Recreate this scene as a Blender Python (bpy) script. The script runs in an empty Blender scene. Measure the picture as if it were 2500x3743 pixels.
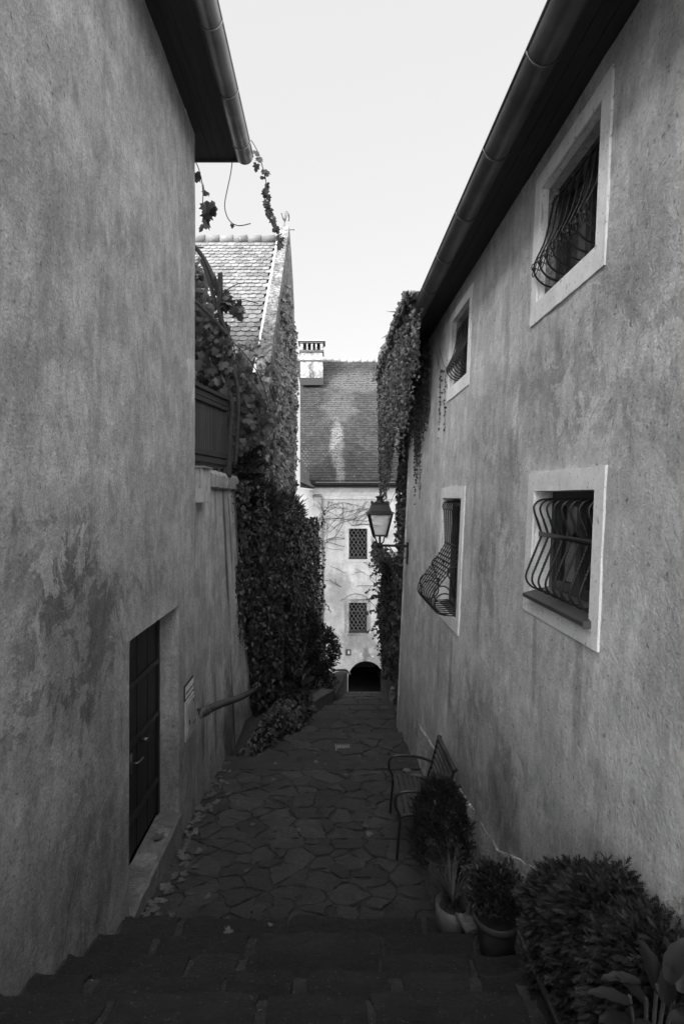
import bpy, math, random
import numpy as np
from mathutils import Vector, noise
random.seed(7); RNG = np.random.default_rng(7)
R = math.radians
sc = bpy.context.scene
col = sc.collection
F = 1900.0; VX = 1207.0; VY = 1815.0        # focal length and vanishing point of the photograph (2500 x 3743)

# ------------------------------------------------------------------ camera
cam = bpy.data.cameras.new('camera'); camo = bpy.data.objects.new('camera', cam); col.objects.link(camo)
cam.sensor_fit = 'VERTICAL'; cam.sensor_height = 36.0; cam.lens = 36.0 * F / 3743.0
camo.location = (0, 0, 0); camo.rotation_euler = (R(90), 0, 0)
cam.shift_x = 43.0 / 3743.0; cam.shift_y = -56.5 / 3743.0
cam.clip_start = 0.05; cam.clip_end = 2000
sc.camera = camo
# ------------------------------------------------------------------ sky and sun
SUN_EL = R(31); SUN_DIR_XY = (-0.66, -0.75)           # towards the sun
w = bpy.data.worlds.new('World'); sc.world = w; w.use_nodes = True
nt = w.node_tree; nt.nodes.clear()
sky = nt.nodes.new('ShaderNodeTexSky'); sky.sky_type = 'NISHITA'; sky.sun_disc = False
sky.sun_elevation = SUN_EL; sky.sun_rotation = math.atan2(SUN_DIR_XY[0], SUN_DIR_XY[1])
sky.dust_density = 4.0; sky.air_density = 1.0; sky.ozone_density = 1.0
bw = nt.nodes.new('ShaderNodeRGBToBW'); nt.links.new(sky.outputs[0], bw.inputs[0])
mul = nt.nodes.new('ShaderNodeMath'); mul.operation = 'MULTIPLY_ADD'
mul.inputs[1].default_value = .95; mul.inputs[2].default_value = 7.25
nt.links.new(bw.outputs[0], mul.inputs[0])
# extra sky brightness added out of view, overhead and behind, to light the walls
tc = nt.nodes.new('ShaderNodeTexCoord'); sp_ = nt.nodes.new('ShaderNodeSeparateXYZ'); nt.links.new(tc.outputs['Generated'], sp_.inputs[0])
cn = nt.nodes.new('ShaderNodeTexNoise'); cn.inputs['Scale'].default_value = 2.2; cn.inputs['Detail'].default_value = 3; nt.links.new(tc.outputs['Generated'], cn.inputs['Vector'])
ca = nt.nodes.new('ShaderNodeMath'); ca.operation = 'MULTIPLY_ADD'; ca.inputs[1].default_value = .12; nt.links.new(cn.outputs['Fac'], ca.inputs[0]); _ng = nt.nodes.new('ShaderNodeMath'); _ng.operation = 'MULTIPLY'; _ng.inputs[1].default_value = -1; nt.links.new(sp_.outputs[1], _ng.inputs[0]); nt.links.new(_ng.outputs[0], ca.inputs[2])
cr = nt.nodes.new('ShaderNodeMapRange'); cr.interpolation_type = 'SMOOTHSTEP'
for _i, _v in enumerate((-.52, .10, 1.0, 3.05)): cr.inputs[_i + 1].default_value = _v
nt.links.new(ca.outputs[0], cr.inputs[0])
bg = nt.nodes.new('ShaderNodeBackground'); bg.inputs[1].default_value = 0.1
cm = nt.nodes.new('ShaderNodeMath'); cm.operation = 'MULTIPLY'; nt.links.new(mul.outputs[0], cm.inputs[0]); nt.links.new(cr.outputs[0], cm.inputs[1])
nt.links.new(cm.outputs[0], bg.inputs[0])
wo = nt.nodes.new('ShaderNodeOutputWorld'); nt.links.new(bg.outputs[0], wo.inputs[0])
sl = bpy.data.lights.new('sun', 'SUN'); sl.energy = 3.6; sl.angle = R(0.6); sl.color = (1, 1, 1)
so = bpy.data.objects.new('sun', sl); col.objects.link(so)
_d = Vector((SUN_DIR_XY[0] * math.cos(SUN_EL), SUN_DIR_XY[1] * math.cos(SUN_EL), math.sin(SUN_EL))).normalized()
so.rotation_euler = _d.to_track_quat('Z', 'Y').to_euler(); so.location = (-30, -30, 40)
sc.view_settings.view_transform = 'Standard'; sc.view_settings.look = 'None'
sc.view_settings.exposure = 0.0; sc.view_settings.gamma = 1.0
sc.cycles.max_bounces = 8; sc.cycles.diffuse_bounces = 5; sc.cycles.transparent_max_bounces = 6

# ------------------------------------------------------------------ helpers
def P(px, py, Y): return Vector(((px - VX) * Y / F, Y, (VY - py) * Y / F))
ORG = {}
def props(o, label=None, cat=None, group=None, kind=None):
    if label: o['label'] = label
    if cat: o['category'] = cat
    if group: o['group'] = group
    if kind: o['kind'] = kind
    return o
def thing(name, label, cat, loc=(0, 0, 0), group=None):
    o = bpy.data.objects.new(name, None); col.objects.link(o); o.location = loc
    o.empty_display_size = 0.1; ORG[o] = Vector(loc)
    return props(o, label, cat, group)
def link(name, me, m, parent=None, smooth=False):
    o = bpy.data.objects.new(name, me); col.objects.link(o)
    if m is not None: me.materials.append(m)
    if parent is not None:
        o.parent = parent; ORG[o] = ORG[parent]
        org = ORG[parent]
        if org.length > 0: me.transform(__import__('mathutils').Matrix.Translation(-org))
    else: ORG[o] = Vector((0, 0, 0))
    if smooth: me.polygons.foreach_set('use_smooth', [True] * len(me.polygons))
    me.update()
    return o
class MB:
    def __init__(s): s.v = []; s.f = []
    def add(s, vs, fs):
        b = len(s.v); s.v.extend([tuple(p) for p in vs]); s.f.extend([tuple(i + b for i in f) for f in fs]); return s
    def box(s, a, b):
        x0, y0, z0 = a; x1, y1, z1 = b
        vs = [(x0,y0,z0),(x1,y0,z0),(x1,y1,z0),(x0,y1,z0),(x0,y0,z1),(x1,y0,z1),(x1,y1,z1),(x0,y1,z1)]
        return s.add(vs, [(0,3,2,1),(4,5,6,7),(0,1,5,4),(1,2,6,5),(2,3,7,6),(3,0,4,7)])
    def beam(s, p, q, w, h=None, up=(0, 0, 1)):
        h = w if h is None else h
        p = Vector(p); q = Vector(q); d = (q - p).normalized(); u = Vector(up)
        if abs(d.dot(u)) > .98: u = Vector((0, 1, 0))
        sx = d.cross(u).normalized() * w / 2; sz = sx.normalized().cross(d).normalized() * h / 2
        vs = [p-sx-sz, p+sx-sz, p+sx+sz, p-sx+sz, q-sx-sz, q+sx-sz, q+sx+sz, q-sx+sz]
        return s.add(vs, [(0,1,2,3),(7,6,5,4),(1,0,4,5),(2,1,5,6),(3,2,6,7),(0,3,7,4)])
    def tube(s, pts, r, n=6, cap=True):
        pts = [Vector(p) for p in pts]; m = len(pts)
        rs = r if isinstance(r, (list, tuple)) else [r] * m
        vs = []; prev = None
        for i, p in enumerate(pts):
            d = (pts[min(i + 1, m - 1)] - pts[max(i - 1, 0)])
            d = d.normalized() if d.length > 1e-9 else Vector((0, 0, 1))
            if prev is None:
                u = Vector((0, 0, 1)) if abs(d.z) < .9 else Vector((1, 0, 0)); a = d.cross(u).normalized()
            else:
                a = (prev - d * prev.dot(d));
                a = a.normalized() if a.length > 1e-6 else d.orthogonal().normalized()
            prev = a; b = d.cross(a)
            for k in range(n):
                t = 2 * math.pi * k / n; vs.append(p + (a * math.cos(t) + b * math.sin(t)) * rs[i])
        fs = []
        for i in range(m - 1):
            for k in range(n):
                k2 = (k + 1) % n; fs.append((i*n+k, i*n+k2, (i+1)*n+k2, (i+1)*n+k))
        if cap: fs.append(tuple(range(n - 1, -1, -1))); fs.append(tuple((m - 1) * n + k for k in range(n)))
        return s.add(vs, fs)
    def lathe(s, prof, c, n=24, sx=1, sy=1):
        vs = []; fs = []; m = len(prof)
        for (r, z) in prof:
            for k in range(n):
                t = 2 * math.pi * k / n; vs.append((c[0] + r * sx * math.cos(t), c[1] + r * sy * math.sin(t), c[2] + z))
        for i in range(m - 1):
            for k in range(n):
                k2 = (k + 1) % n; fs.append((i*n+k, i*n+k2, (i+1)*n+k2, (i+1)*n+k))
        if prof[0][0] > 1e-4: fs.append(tuple(range(n - 1, -1, -1)))
        if prof[-1][0] > 1e-4: fs.append(tuple((m - 1) * n + k for k in range(n)))
        return s.add(vs, fs)
    def prism(s, poly, ext):                     # poly: list of 3d points (planar), ext: vector
        n = len(poly); e = Vector(ext); vs = [Vector(p) for p in poly] + [Vector(p) + e for p in poly]
        fs = [tuple(range(n)), tuple(range(2*n - 1, n - 1, -1))] + [(i, i + n, (i+1) % n + n, (i+1) % n) for i in range(n)]
        return s.add(vs, fs)
    def build(s, name, m, parent=None, smooth=False, bevel=0):
        me = bpy.data.meshes.new(name); me.from_pydata(s.v, [], s.f); me.validate()
        import bmesh
        bm = bmesh.new(); bm.from_mesh(me); bmesh.ops.recalc_face_normals(bm, faces=bm.faces); bm.to_mesh(me); bm.free()
        o = link(name, me, m, parent, smooth)
        if bevel:
            md = o.modifiers.new('bevel', 'BEVEL'); md.width = bevel; md.segments = 2; md.limit_method = 'ANGLE'
        return o
def grid_mesh(nu, nv, fn, skip=None):
    vs = [fn(i, j) for j in range(nv) for i in range(nu)]
    fs = [(j*nu+i, j*nu+i+1, (j+1)*nu+i+1, (j+1)*nu+i) for j in range(nv - 1) for i in range(nu - 1) if not (skip and skip(i, j))]
    return vs, fs
def spline(pts, per=6):
    pts = [Vector(p) for p in pts]; out = []
    n = len(pts)
    for i in range(n - 1):
        p0 = pts[max(i-1, 0)]; p1 = pts[i]; p2 = pts[i+1]; p3 = pts[min(i+2, n-1)]
        for k in range(per):
            t = k / per
            out.append(0.5 * ((2*p1) + (p2-p0)*t + (2*p0-5*p1+4*p2-p3)*t*t + (-p0+3*p1-3*p2+p3)*t**3))
    out.append(pts[-1]); return out
def nz(x, y, z, s=1.0): return noise.noise(Vector((x * s, y * s, z * s)))

# ------------------------------------------------------------------ materials (all grey: the place is seen in black and white)
def new_mat(name):
    m = bpy.data.materials.new(name); m.use_nodes = True; t = m.node_tree; t.nodes.clear()
    out = t.nodes.new('ShaderNodeOutputMaterial'); b = t.nodes.new('ShaderNodeBsdfPrincipled')
    t.links.new(b.outputs[0], out.inputs[0]); return m, t, b, out
class N:
    def __init__(s, t): s.t = t
    def n(s, ty, **k):
        x = s.t.nodes.new(ty)
        for a, v in k.items(): setattr(x, a, v)
        return x
    def l(s, a, b): s.t.links.new(a, b)
    def math(s, op, a, b=None, c=None, clamp=False):
        x = s.n('ShaderNodeMath', operation=op); x.use_clamp = clamp
        for i, v in enumerate((a, b, c)):
            if v is None: continue
            if isinstance(v, (int, float)): x.inputs[i].default_value = v
            else: s.l(v, x.inputs[i])
        return x.outputs[0]
    def noise(s, vec, scale, detail=4, rough=.6, dist=0):
        x = s.n('ShaderNodeTexNoise'); x.inputs['Scale'].default_value = scale; x.inputs['Detail'].default_value = detail
        x.inputs['Roughness'].default_value = rough; x.inputs['Distortion'].default_value = dist; s.l(vec, x.inputs['Vector']); return x.outputs['Fac']
    def mapr(s, v, a, b, c=0., d=1., smooth=True):
        x = s.n('ShaderNodeMapRange'); x.interpolation_type = 'SMOOTHSTEP' if smooth else 'LINEAR'
        for i, q in enumerate((a, b, c, d)): x.inputs[i + 1].default_value = q
        s.l(v, x.inputs[0]); return x.outputs[0]
    def mapping(s, vec, scale=(1, 1, 1), loc=(0, 0, 0), rot=(0, 0, 0)):
        x = s.n('ShaderNodeMapping'); x.inputs['Scale'].default_value = scale; x.inputs['Location'].default_value = loc
        x.inputs['Rotation'].default_value = rot; s.l(vec, x.inputs[0]); return x.outputs[0]
    def pos(s): return s.n('ShaderNodeNewGeometry').outputs['Position']
    def island(s): return s.n('ShaderNodeNewGeometry').outputs['Random Per Island']
    def bump(s, h, strength, dist, bsdf, prev=None):
        x = s.n('ShaderNodeBump'); x.inputs['Strength'].default_value = strength; x.inputs['Distance'].default_value = dist
        s.l(h, x.inputs['Height'])
        if prev is not None: s.l(prev, x.inputs['Normal'])
        s.l(x.outputs[0], bsdf.inputs['Normal']); return x.outputs[0]
    def ell(s, pos, c, r, warp, amt=.5):         # 1 inside an irregular patch, 0 outside
        v = s.mapping(pos, scale=(1/r[0], 1/r[1], 1/r[2]), loc=(-c[0]/r[0], -c[1]/r[1], -c[2]/r[2]))
        L = s.n('ShaderNodeVectorMath', operation='LENGTH'); s.l(v, L.inputs[0])
        d = s.math('ADD', L.outputs['Value'], s.math('MULTIPLY', s.math('SUBTRACT', warp, .5), amt * 4))
        return s.mapr(d, 1.25, .6)
def plain(name, g, rough=.6, metal=0., var=.15, scale=8., bump=.0, bscale=60., spec=.5):
    m, t, b, _ = new_mat(name); q = N(t); p = q.pos()
    f = q.noise(p, scale, 5); v = q.mapr(f, .3, .7, g * (1 - var), g * (1 + var), False)
    q.l(v, b.inputs['Base Color']); b.inputs['Roughness'].default_value = rough; b.inputs['Metallic'].default_value = metal
    b.inputs['Specular IOR Level'].default_value = spec
    if bump: q.bump(q.noise(p, bscale, 4), bump, .004, b)
    return m
def plaster(name, g, streak=.25, mott=.2, grain=.35, stains=(), light=(), bump=.8, damp=None, gscale=70., worn=()):
    m, t, b, _ = new_mat(name); q = N(t); p = q.pos()
    big = q.noise(p, .8, 6, .62); mid = q.noise(p, 3.2, 6, .65)
    st = q.noise(q.mapping(p, scale=(3.0, 3.0, .42)), 1.5, 8, .7, .9)
    st2 = q.noise(q.mapping(p, scale=(2.2, 2.2, .9)), 2.6, 8, .72, 1.2)
    tr_ = q.noise(q.mapping(p, scale=(1, 1, .6)), 17., 6, .75, .8)
    fine = q.noise(p, gscale, 3, .7); pit = q.noise(p, gscale * .45, 2, .5)
    v = q.math('MULTIPLY', q.mapr(big, .3, .7, 1 - mott, 1 + mott, False), g)
    v = q.math('MULTIPLY', v, q.mapr(mid, .3, .7, 1 - mott * .5, 1 + mott * .45, False))
    v = q.math('MULTIPLY', v, q.mapr(st, .34, .60, 1 - streak * .38, 1 + streak * .12, False))
    bl = q.noise(p, 2.1, 9, .68, .5); v = q.math('MULTIPLY', v, q.mapr(bl, .47, .57, 1 - mott * .75, 1 + mott * .15))
    v = q.math('MULTIPLY', v, q.mapr(st2, .38, .56, 1 - streak * .55, 1.05, False))
    v = q.math('MULTIPLY', v, q.mapr(tr_, .32, .62, 1 - grain * .42, 1 + grain * .22, False))
    v = q.math('MULTIPLY', v, q.mapr(fine, .34, .66, 1 - grain * .55, 1 + grain * .45, False))
    dark = q.mapr(pit, .25, .37, .5, 1.0, False); v = q.math('MULTIPLY', v, dark)
    wz = q.noise(p, 2.3, 5, .7); wz2 = q.noise(q.mapping(p, scale=(4, 4, .8)), 1.5, 5, .7)
    for (c, r, k) in stains:
        e = q.ell(p, c, r, wz, .55) if r[2] < 3 * max(r[1], .01) else q.ell(p, c, r, wz2, .28)
        v = q.math('MULTIPLY', v, q.math('MULTIPLY_ADD', e, -k, 1.0))
    for (c, r, k) in worn:
        e = q.math('MULTIPLY', q.ell(p, c, r, wz, .5), q.mapr(q.noise(p, 3.3, 9, .72, .6), .49, .525)); v = q.math('MULTIPLY', v, q.math('MULTIPLY_ADD', e, -k, 1.0))
    for (c, r, k) in light:
        e = q.ell(p, c, r, wz, .6); v = q.math('MULTIPLY', v, q.math('MULTIPLY_ADD', e, k, 1.0))
    if damp:                                       # grime band rising from the ground: (ground height list handled as z = a + b*Y)
        sep = q.n('ShaderNodeSeparateXYZ'); q.l(p, sep.inputs[0])
        hgt = q.math('SUBTRACT', sep.outputs[2], q.math('MULTIPLY_ADD', sep.outputs[1], damp[1], damp[0]))
        hg = q.math('ADD', hgt, q.math('MULTIPLY', q.math('SUBTRACT', wz2, .5), -1.3))
        v = q.math('MULTIPLY', v, q.mapr(hg, 0.0, damp[2], 1 - damp[3], 1.0))
    q.l(v, b.inputs['Base Color']); b.inputs['Roughness'].default_value = .92; b.inputs['Specular IOR Level'].default_value = .2
    hb = q.math('ADD', q.math('MULTIPLY', q.noise(p, 28., 6, .7, .4), .7), q.math('MULTIPLY', fine, .3))
    n1 = q.bump(hb, bump, .022, b)
    q.bump(q.noise(p, 2.2, 3, .5), .35, .06, b, n1)
    return m
def leafmat(name, g, rough=.45, trans=.25, spread=.6):
    m, t, b, out = new_mat(name); q = N(t); p = q.pos()
    f = q.island(); v = q.math('MULTIPLY', q.mapr(f, 0, 1, 1 - spread, 1 + spread, False), g)
    v = q.math('MULTIPLY', v, q.mapr(q.noise(p, 2.5, 3), .3, .7, .75, 1.3, False))
    q.l(v, b.inputs['Base Color']); b.inputs['Roughness'].default_value = rough; b.inputs['Specular IOR Level'].default_value = .4
    tr = q.n('ShaderNodeBsdfTranslucent'); q.l(v, tr.inputs[0])
    mx = q.n('ShaderNodeMixShader'); mx.inputs[0].default_value = trans
    q.l(b.outputs[0], mx.inputs[1]); q.l(tr.outputs[0], mx.inputs[2]); q.l(mx.outputs[0], out.inputs[0])
    return m
def wood(name, g, axis='z', rough=.7):
    m, t, b, _ = new_mat(name); q = N(t); p = q.pos()
    sc_ = (14, 14, .8) if axis == 'z' else (14, .8, 14)
    f = q.noise(q.mapping(p, scale=sc_), 2.2, 6, .65, .5)
    v = q.math('MULTIPLY', q.mapr(f, .3, .7, .6, 1.35, False), g)
    v = q.math('MULTIPLY', v, q.mapr(q.island(), 0, 1, .75, 1.25, False))
    q.l(v, b.inputs['Base Color']); b.inputs['Roughness'].default_value = rough; q.bump(f, .4, .004, b); return m
def tilemat(name, g, spread=.3, lichen=0., masks=(), lg=.45, mott=.25):
    m, t, b, _ = new_mat(name); q = N(t); p = q.pos()
    v = q.math('MULTIPLY', q.mapr(q.island(), 0, 1, 1 - spread, 1 + spread, False), g)
    v = q.math('MULTIPLY', v, q.mapr(q.noise(p, 9., 6, .7), .3, .7, 1 - mott, 1 + mott, False))
    v = q.math('MULTIPLY', v, q.mapr(q.noise(p, .6, 4, .6), .35, .65, .72, 1.25, False))
    ln = q.noise(p, 11., 4, .7)
    li = q.mapr(ln, .68 - lichen * .2, .72 - lichen * .15, 0, .8)
    wz = q.noise(p, 1.6, 4, .6)
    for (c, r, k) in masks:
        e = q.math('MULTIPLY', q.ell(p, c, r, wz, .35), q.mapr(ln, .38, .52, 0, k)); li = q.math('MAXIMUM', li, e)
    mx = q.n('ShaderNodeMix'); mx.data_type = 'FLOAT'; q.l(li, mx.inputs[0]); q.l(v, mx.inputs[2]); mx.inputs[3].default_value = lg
    q.l(mx.outputs[0], b.inputs['Base Color']); b.inputs['Roughness'].default_value = .85
    q.bump(q.noise(p, 40., 4), .4, .006, b); return m
def stonemat(name, g, spread=.35, rough=.8, speck=.0, steps=0.):
    m, t, b, _ = new_mat(name); q = N(t); p = q.pos()
    v = q.math('MULTIPLY', q.mapr(q.island(), 0, 1, 1 - spread, 1 + spread, False), g)
    if steps:
        sy_ = q.n('ShaderNodeSeparateXYZ'); q.l(p, sy_.inputs[0]); v = q.math('MULTIPLY', v, q.mapr(sy_.outputs[1], 3.86, 3.90, steps, 1.))
    a = q.noise(p, 3.5, 7, .7, .8); c = q.noise(p, 26., 5, .7)
    v = q.math('MULTIPLY', v, q.mapr(a, .3, .7, .6, 1.45, False)); v = q.math('MULTIPLY', v, q.mapr(c, .3, .7, .75, 1.25, False))
    sp = q.noise(p, 75., 2, .5); v = q.math('ADD', v, q.mapr(sp, .66, .74, 0, .10 + speck))
    li = q.math('MULTIPLY', q.mapr(q.noise(p, 1.7, 4), .56, .66), q.mapr(q.noise(p, 17., 5, .75), .52, .62)); v = q.math('ADD', v, q.math('MULTIPLY', li, g * 1.3))
    q.l(v, b.inputs['Base Color']); q.l(q.mapr(c, .3, .7, rough - .22, rough + .1, False), b.inputs['Roughness'])
    h = q.math('ADD', q.noise(q.mapping(p, scale=(1, 2.2, 2)), 9., 8, .72, .6), q.math('MULTIPLY', sp, .25))
    q.bump(h, 1., .045, b); return m

M = {}
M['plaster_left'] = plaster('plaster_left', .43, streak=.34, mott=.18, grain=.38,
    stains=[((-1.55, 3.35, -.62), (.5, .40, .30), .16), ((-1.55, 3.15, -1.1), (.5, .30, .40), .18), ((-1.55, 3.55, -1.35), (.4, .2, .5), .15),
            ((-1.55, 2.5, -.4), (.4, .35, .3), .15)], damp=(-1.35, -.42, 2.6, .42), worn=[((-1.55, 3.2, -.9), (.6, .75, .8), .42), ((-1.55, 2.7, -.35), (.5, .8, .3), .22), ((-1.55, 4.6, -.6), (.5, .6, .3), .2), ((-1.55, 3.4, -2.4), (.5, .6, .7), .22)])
M['plaster_garden'] = plaster('plaster_garden', .42, streak=.45, mott=.2, grain=.4,
    stains=[((-1.62, 7.9, -.75), (.6, .10, 1.1), .72), ((-1.62, 8.35, -.55), (.6, .07, .75), .55), ((-1.6, 7.2, -.1), (.5, .10, .35), .35), ((-1.5, 7.6, -3.4), (.5, .35, .8), .55),
            ((-1.5, 6.9, -2.9), (.5, .06, .6), .5), ((-1.5, 7.9, -3.2), (.5, .05, .9), .6), ((-1.5, 6.3, -2.8), (.5, .07, .5), .45)], damp=(-3.0, -.12, .9, .35))
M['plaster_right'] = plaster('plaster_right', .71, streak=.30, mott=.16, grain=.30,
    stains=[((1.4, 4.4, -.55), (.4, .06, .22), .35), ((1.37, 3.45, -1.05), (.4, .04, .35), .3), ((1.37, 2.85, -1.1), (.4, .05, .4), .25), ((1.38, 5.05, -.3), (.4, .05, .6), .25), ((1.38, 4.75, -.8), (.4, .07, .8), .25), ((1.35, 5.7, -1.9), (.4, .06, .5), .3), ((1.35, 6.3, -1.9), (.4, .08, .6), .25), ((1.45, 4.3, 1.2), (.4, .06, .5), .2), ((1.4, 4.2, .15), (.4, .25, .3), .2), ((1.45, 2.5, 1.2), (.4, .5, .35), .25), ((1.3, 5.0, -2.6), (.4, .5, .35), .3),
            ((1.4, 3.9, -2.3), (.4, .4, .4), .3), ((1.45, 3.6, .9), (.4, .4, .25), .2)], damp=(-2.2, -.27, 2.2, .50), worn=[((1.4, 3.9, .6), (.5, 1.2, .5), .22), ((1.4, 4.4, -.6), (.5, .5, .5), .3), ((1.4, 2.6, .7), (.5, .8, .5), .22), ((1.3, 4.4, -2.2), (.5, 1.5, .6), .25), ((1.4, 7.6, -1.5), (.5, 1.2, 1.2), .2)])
M['plaster_surround'] = plaster('plaster_surround', .90, streak=.08, mott=.06, grain=.12, bump=.2)
M['plaster_plinth'] = plaster('plaster_plinth', .42, streak=.2, mott=.22, grain=.75, bump=1.0, gscale=55.)
M['plaster_back'] = plaster('plaster_back', .78, streak=.12, mott=.13, grain=.15, bump=.35,
    stains=[((1.25, 22, -6.1), (.85, .5, .55), .4), ((.35, 22, -4.1), (.45, .5, 1.1), .28), ((1.5, 22, -6.7), (.2, .5, .35), .5), ((2.0, 22, -7.2), (.9, .5, .8), .3), ((.9, 22, -4.5), (.3, .5, .3), .2)],
    damp=(-8.5, 0, 3.2, .38))
M['plaster_white'] = plaster('plaster_white', .80, streak=.12, mott=.10, grain=.1, bump=.25)
M['plaster_chimney'] = plaster('plaster_chimney', .55, streak=.15, mott=.12, grain=.2, stains=[((-.95, 25.5, 6.2), (.16, 1.5, .55), .6), ((-.95, 25.5, 7.2), (.9, 1.5, .3), .4)], worn=[((-.9, 25.5, 6.2), (.8, 1.5, .9), .55)], gscale=12.)
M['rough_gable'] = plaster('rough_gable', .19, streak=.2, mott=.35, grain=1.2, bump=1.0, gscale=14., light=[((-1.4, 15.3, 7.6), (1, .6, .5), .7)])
M['surround_worn'] = plaster('surround_worn', .52, streak=.3, mott=.4, grain=.5, bump=.4, gscale=22.)
M['soffit'] = wood('soffit', .022, 'y'); M['fascia'] = wood('fascia', .05, 'y')
M['door'] = wood('door', .010, 'z', .55); M['panel'] = wood('panel', .032, 'z'); M['panel_dark'] = wood('panel_dark', .018, 'y')
M['zinc'] = plain('zinc', .30, .38, .85, .35, 2.2, .15, 14.)
M['zinc_dark'] = plain('zinc_dark', .13, .45, .7, .35, 2.5, .15, 14.)
M['zinc_bright'] = plain('zinc_bright', .55, .3, .9, .15, 6.)
M['iron'] = plain('iron', .022, .42, .3, .3, 30., .3, 90.)
M['iron_wire'] = plain('iron_wire', .20, .5, .4, .2, 10.)
M['bench_metal'] = plain('bench_metal', .035, .38, .4, .2, 20.)
M['bench_slat'] = plain('bench_slat', .030, .5, .1, .25, 18., .3, 50.)
M['window_wood'] = plain('window_wood', .045, .5, 0, .3, 14., .3, 60.)
M['curtain'] = plain('curtain', .20, .9, 0, .35, 5.)
M['pot_white'] = plain('pot_white', .15, .55, 0, .25, 6., .2, 30.)
M['pot_grey'] = plain('pot_grey', .13, .7, 0, .3, 7., .4, 30.)
M['pot_clay'] = plain('pot_clay', .05, .6, 0, .35, 9., .4, 40.)
M['pot_dark'] = plain('pot_dark', .045, .5, 0, .4, 7., .2, 30.)
M['soil'] = plain('soil', .022, .95, 0, .5, 30., 1., 50.)
M['bark'] = plain('bark', .03, .9, 0, .5, 18., 1., 30.)
M['stem'] = plain('stem', .07, .8, 0, .4, 20.)
M['bare_stem'] = plain('bare_stem', .10, .8, 0, .4, 20.)
M['sign_white'] = plain('sign_white', .62, .5, 0, .1, 10.)
M['sign_black'] = plain('sign_black', .015, .5, 0, .1, 10.)
M['box_paint'] = plain('box_paint', .34, .6, 0, .18, 9., .2, 40.)
M['pipe'] = plain('pipe', .045, .55, .1, .5, 9., .3, 30.)
M['lamp_glass'] = None
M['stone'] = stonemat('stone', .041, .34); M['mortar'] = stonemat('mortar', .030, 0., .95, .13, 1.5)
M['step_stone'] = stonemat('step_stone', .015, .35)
M['rough_stone'] = stonemat('rough_stone', .09, .3, .9)
M['sill_stone'] = stonemat('sill_stone', .16, .0, .9)
M['tile_left'] = tilemat('tile_left', .15, .30, .35, lg=.5)
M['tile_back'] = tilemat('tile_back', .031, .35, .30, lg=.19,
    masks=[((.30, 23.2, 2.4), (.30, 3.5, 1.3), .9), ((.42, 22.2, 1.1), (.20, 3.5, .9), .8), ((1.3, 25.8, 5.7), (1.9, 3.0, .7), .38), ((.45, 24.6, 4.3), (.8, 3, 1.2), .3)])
M['tile_dark'] = tilemat('tile_dark', .07, .3, .2)
M['ridge'] = tilemat('ridge', .30, .3, .8, lg=.5)
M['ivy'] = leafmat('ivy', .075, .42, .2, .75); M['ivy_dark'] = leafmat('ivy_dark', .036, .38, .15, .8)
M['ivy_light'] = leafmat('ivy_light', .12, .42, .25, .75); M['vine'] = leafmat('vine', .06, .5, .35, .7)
M['conifer'] = leafmat('conifer', .022, .6, .1, .5); M['conifer_grey'] = leafmat('conifer_grey', .026, .6, .1, .6)
M['conifer_near'] = leafmat('conifer_near', .015, .6, .1, .7); M['box_leaf'] = leafmat('box_leaf', .022, .4, .1, .7); M['grass'] = leafmat('grass', .05, .45, .2, .6)
M['broad'] = leafmat('broad', .018, .45, .2, .5); M['dead_leaf'] = leafmat('dead_leaf', .085, .7, .1, .6)
M['ground'] = plain('ground', .08, .95, 0, .4, .6)
def glass(name, g=.02, rough=.06):
    m, t, b, _ = new_mat(name); q = N(t); p = q.pos()
    b.inputs['Base Color'].default_value = (g, g, g, 1); b.inputs['Roughness'].default_value = rough; b.inputs['Specular IOR Level'].default_value = .8
    q.bump(q.noise(p, 5., 2), .1, .01, b); return m
M['pane'] = glass('pane')
m, t, b, _ = new_mat('lamp_glass'); q = N(t); p = q.pos()
q.l(q.mapr(q.noise(p, 9., 5), .3, .7, .78, .88, False), b.inputs['Base Color']); b.inputs['Roughness'].default_value = .4
_tl = q.n('ShaderNodeBsdfTranslucent'); _tl.inputs[0].default_value = (.9, .9, .9, 1); _mx = q.n('ShaderNodeMixShader'); _mx.inputs[0].default_value = .12
q.l(b.outputs[0], _mx.inputs[1]); q.l(_tl.outputs[0], _mx.inputs[2]); _tp = q.n('ShaderNodeBsdfTransparent'); _m2 = q.n('ShaderNodeMixShader'); _m2.inputs[0].default_value = .55
q.l(_mx.outputs[0], _m2.inputs[1]); q.l(_tp.outputs[0], _m2.inputs[2]); q.l(_m2.outputs[0], _.inputs[0])
M['lamp_glass'] = m

# ------------------------------------------------------------------ ground profile: (Y0, depth0, Y1, depth1)
TR = [(-9., 1.55, .5, 1.60), (.5, 1.72, .9, 1.73), (.9, 1.84, 1.3, 1.86), (1.3, 1.97, 1.68, 1.98), (1.68, 2.10, 2.04, 2.12), (2.04, 2.27, 2.36, 2.29),
      (2.36, 2.47, 2.68, 2.485), (2.68, 2.67, 3.02, 2.69), (3.02, 2.88, 3.42, 2.905), (3.42, 3.13, 3.88, 3.165), (3.88, 3.33, 5.4, 3.57),
      (5.4, 3.57, 7.4, 3.72), (7.4, 3.86, 8.8, 4.01), (8.8, 4.14, 10.25, 4.3), (10.25, 4.42, 11.16, 4.5), (11.16, 4.62, 11.9, 4.69), (11.9, 4.82, 13.8, 5.2)]
y_, h_ = 13.8, 5.37
while y_ < 21.2:
    TR.append((y_, h_, y_ + .42, h_ + .02)); y_ += .42; h_ += .18
TR.append((y_, h_, 26.5, h_ + .1))
HB = h_
def gz(Y):
    for (a, ha, b_, hb) in TR:
        if a <= Y <= b_: return -(ha + (hb - ha) * (Y - a) / (b_ - a))
    return -1.6
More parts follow.
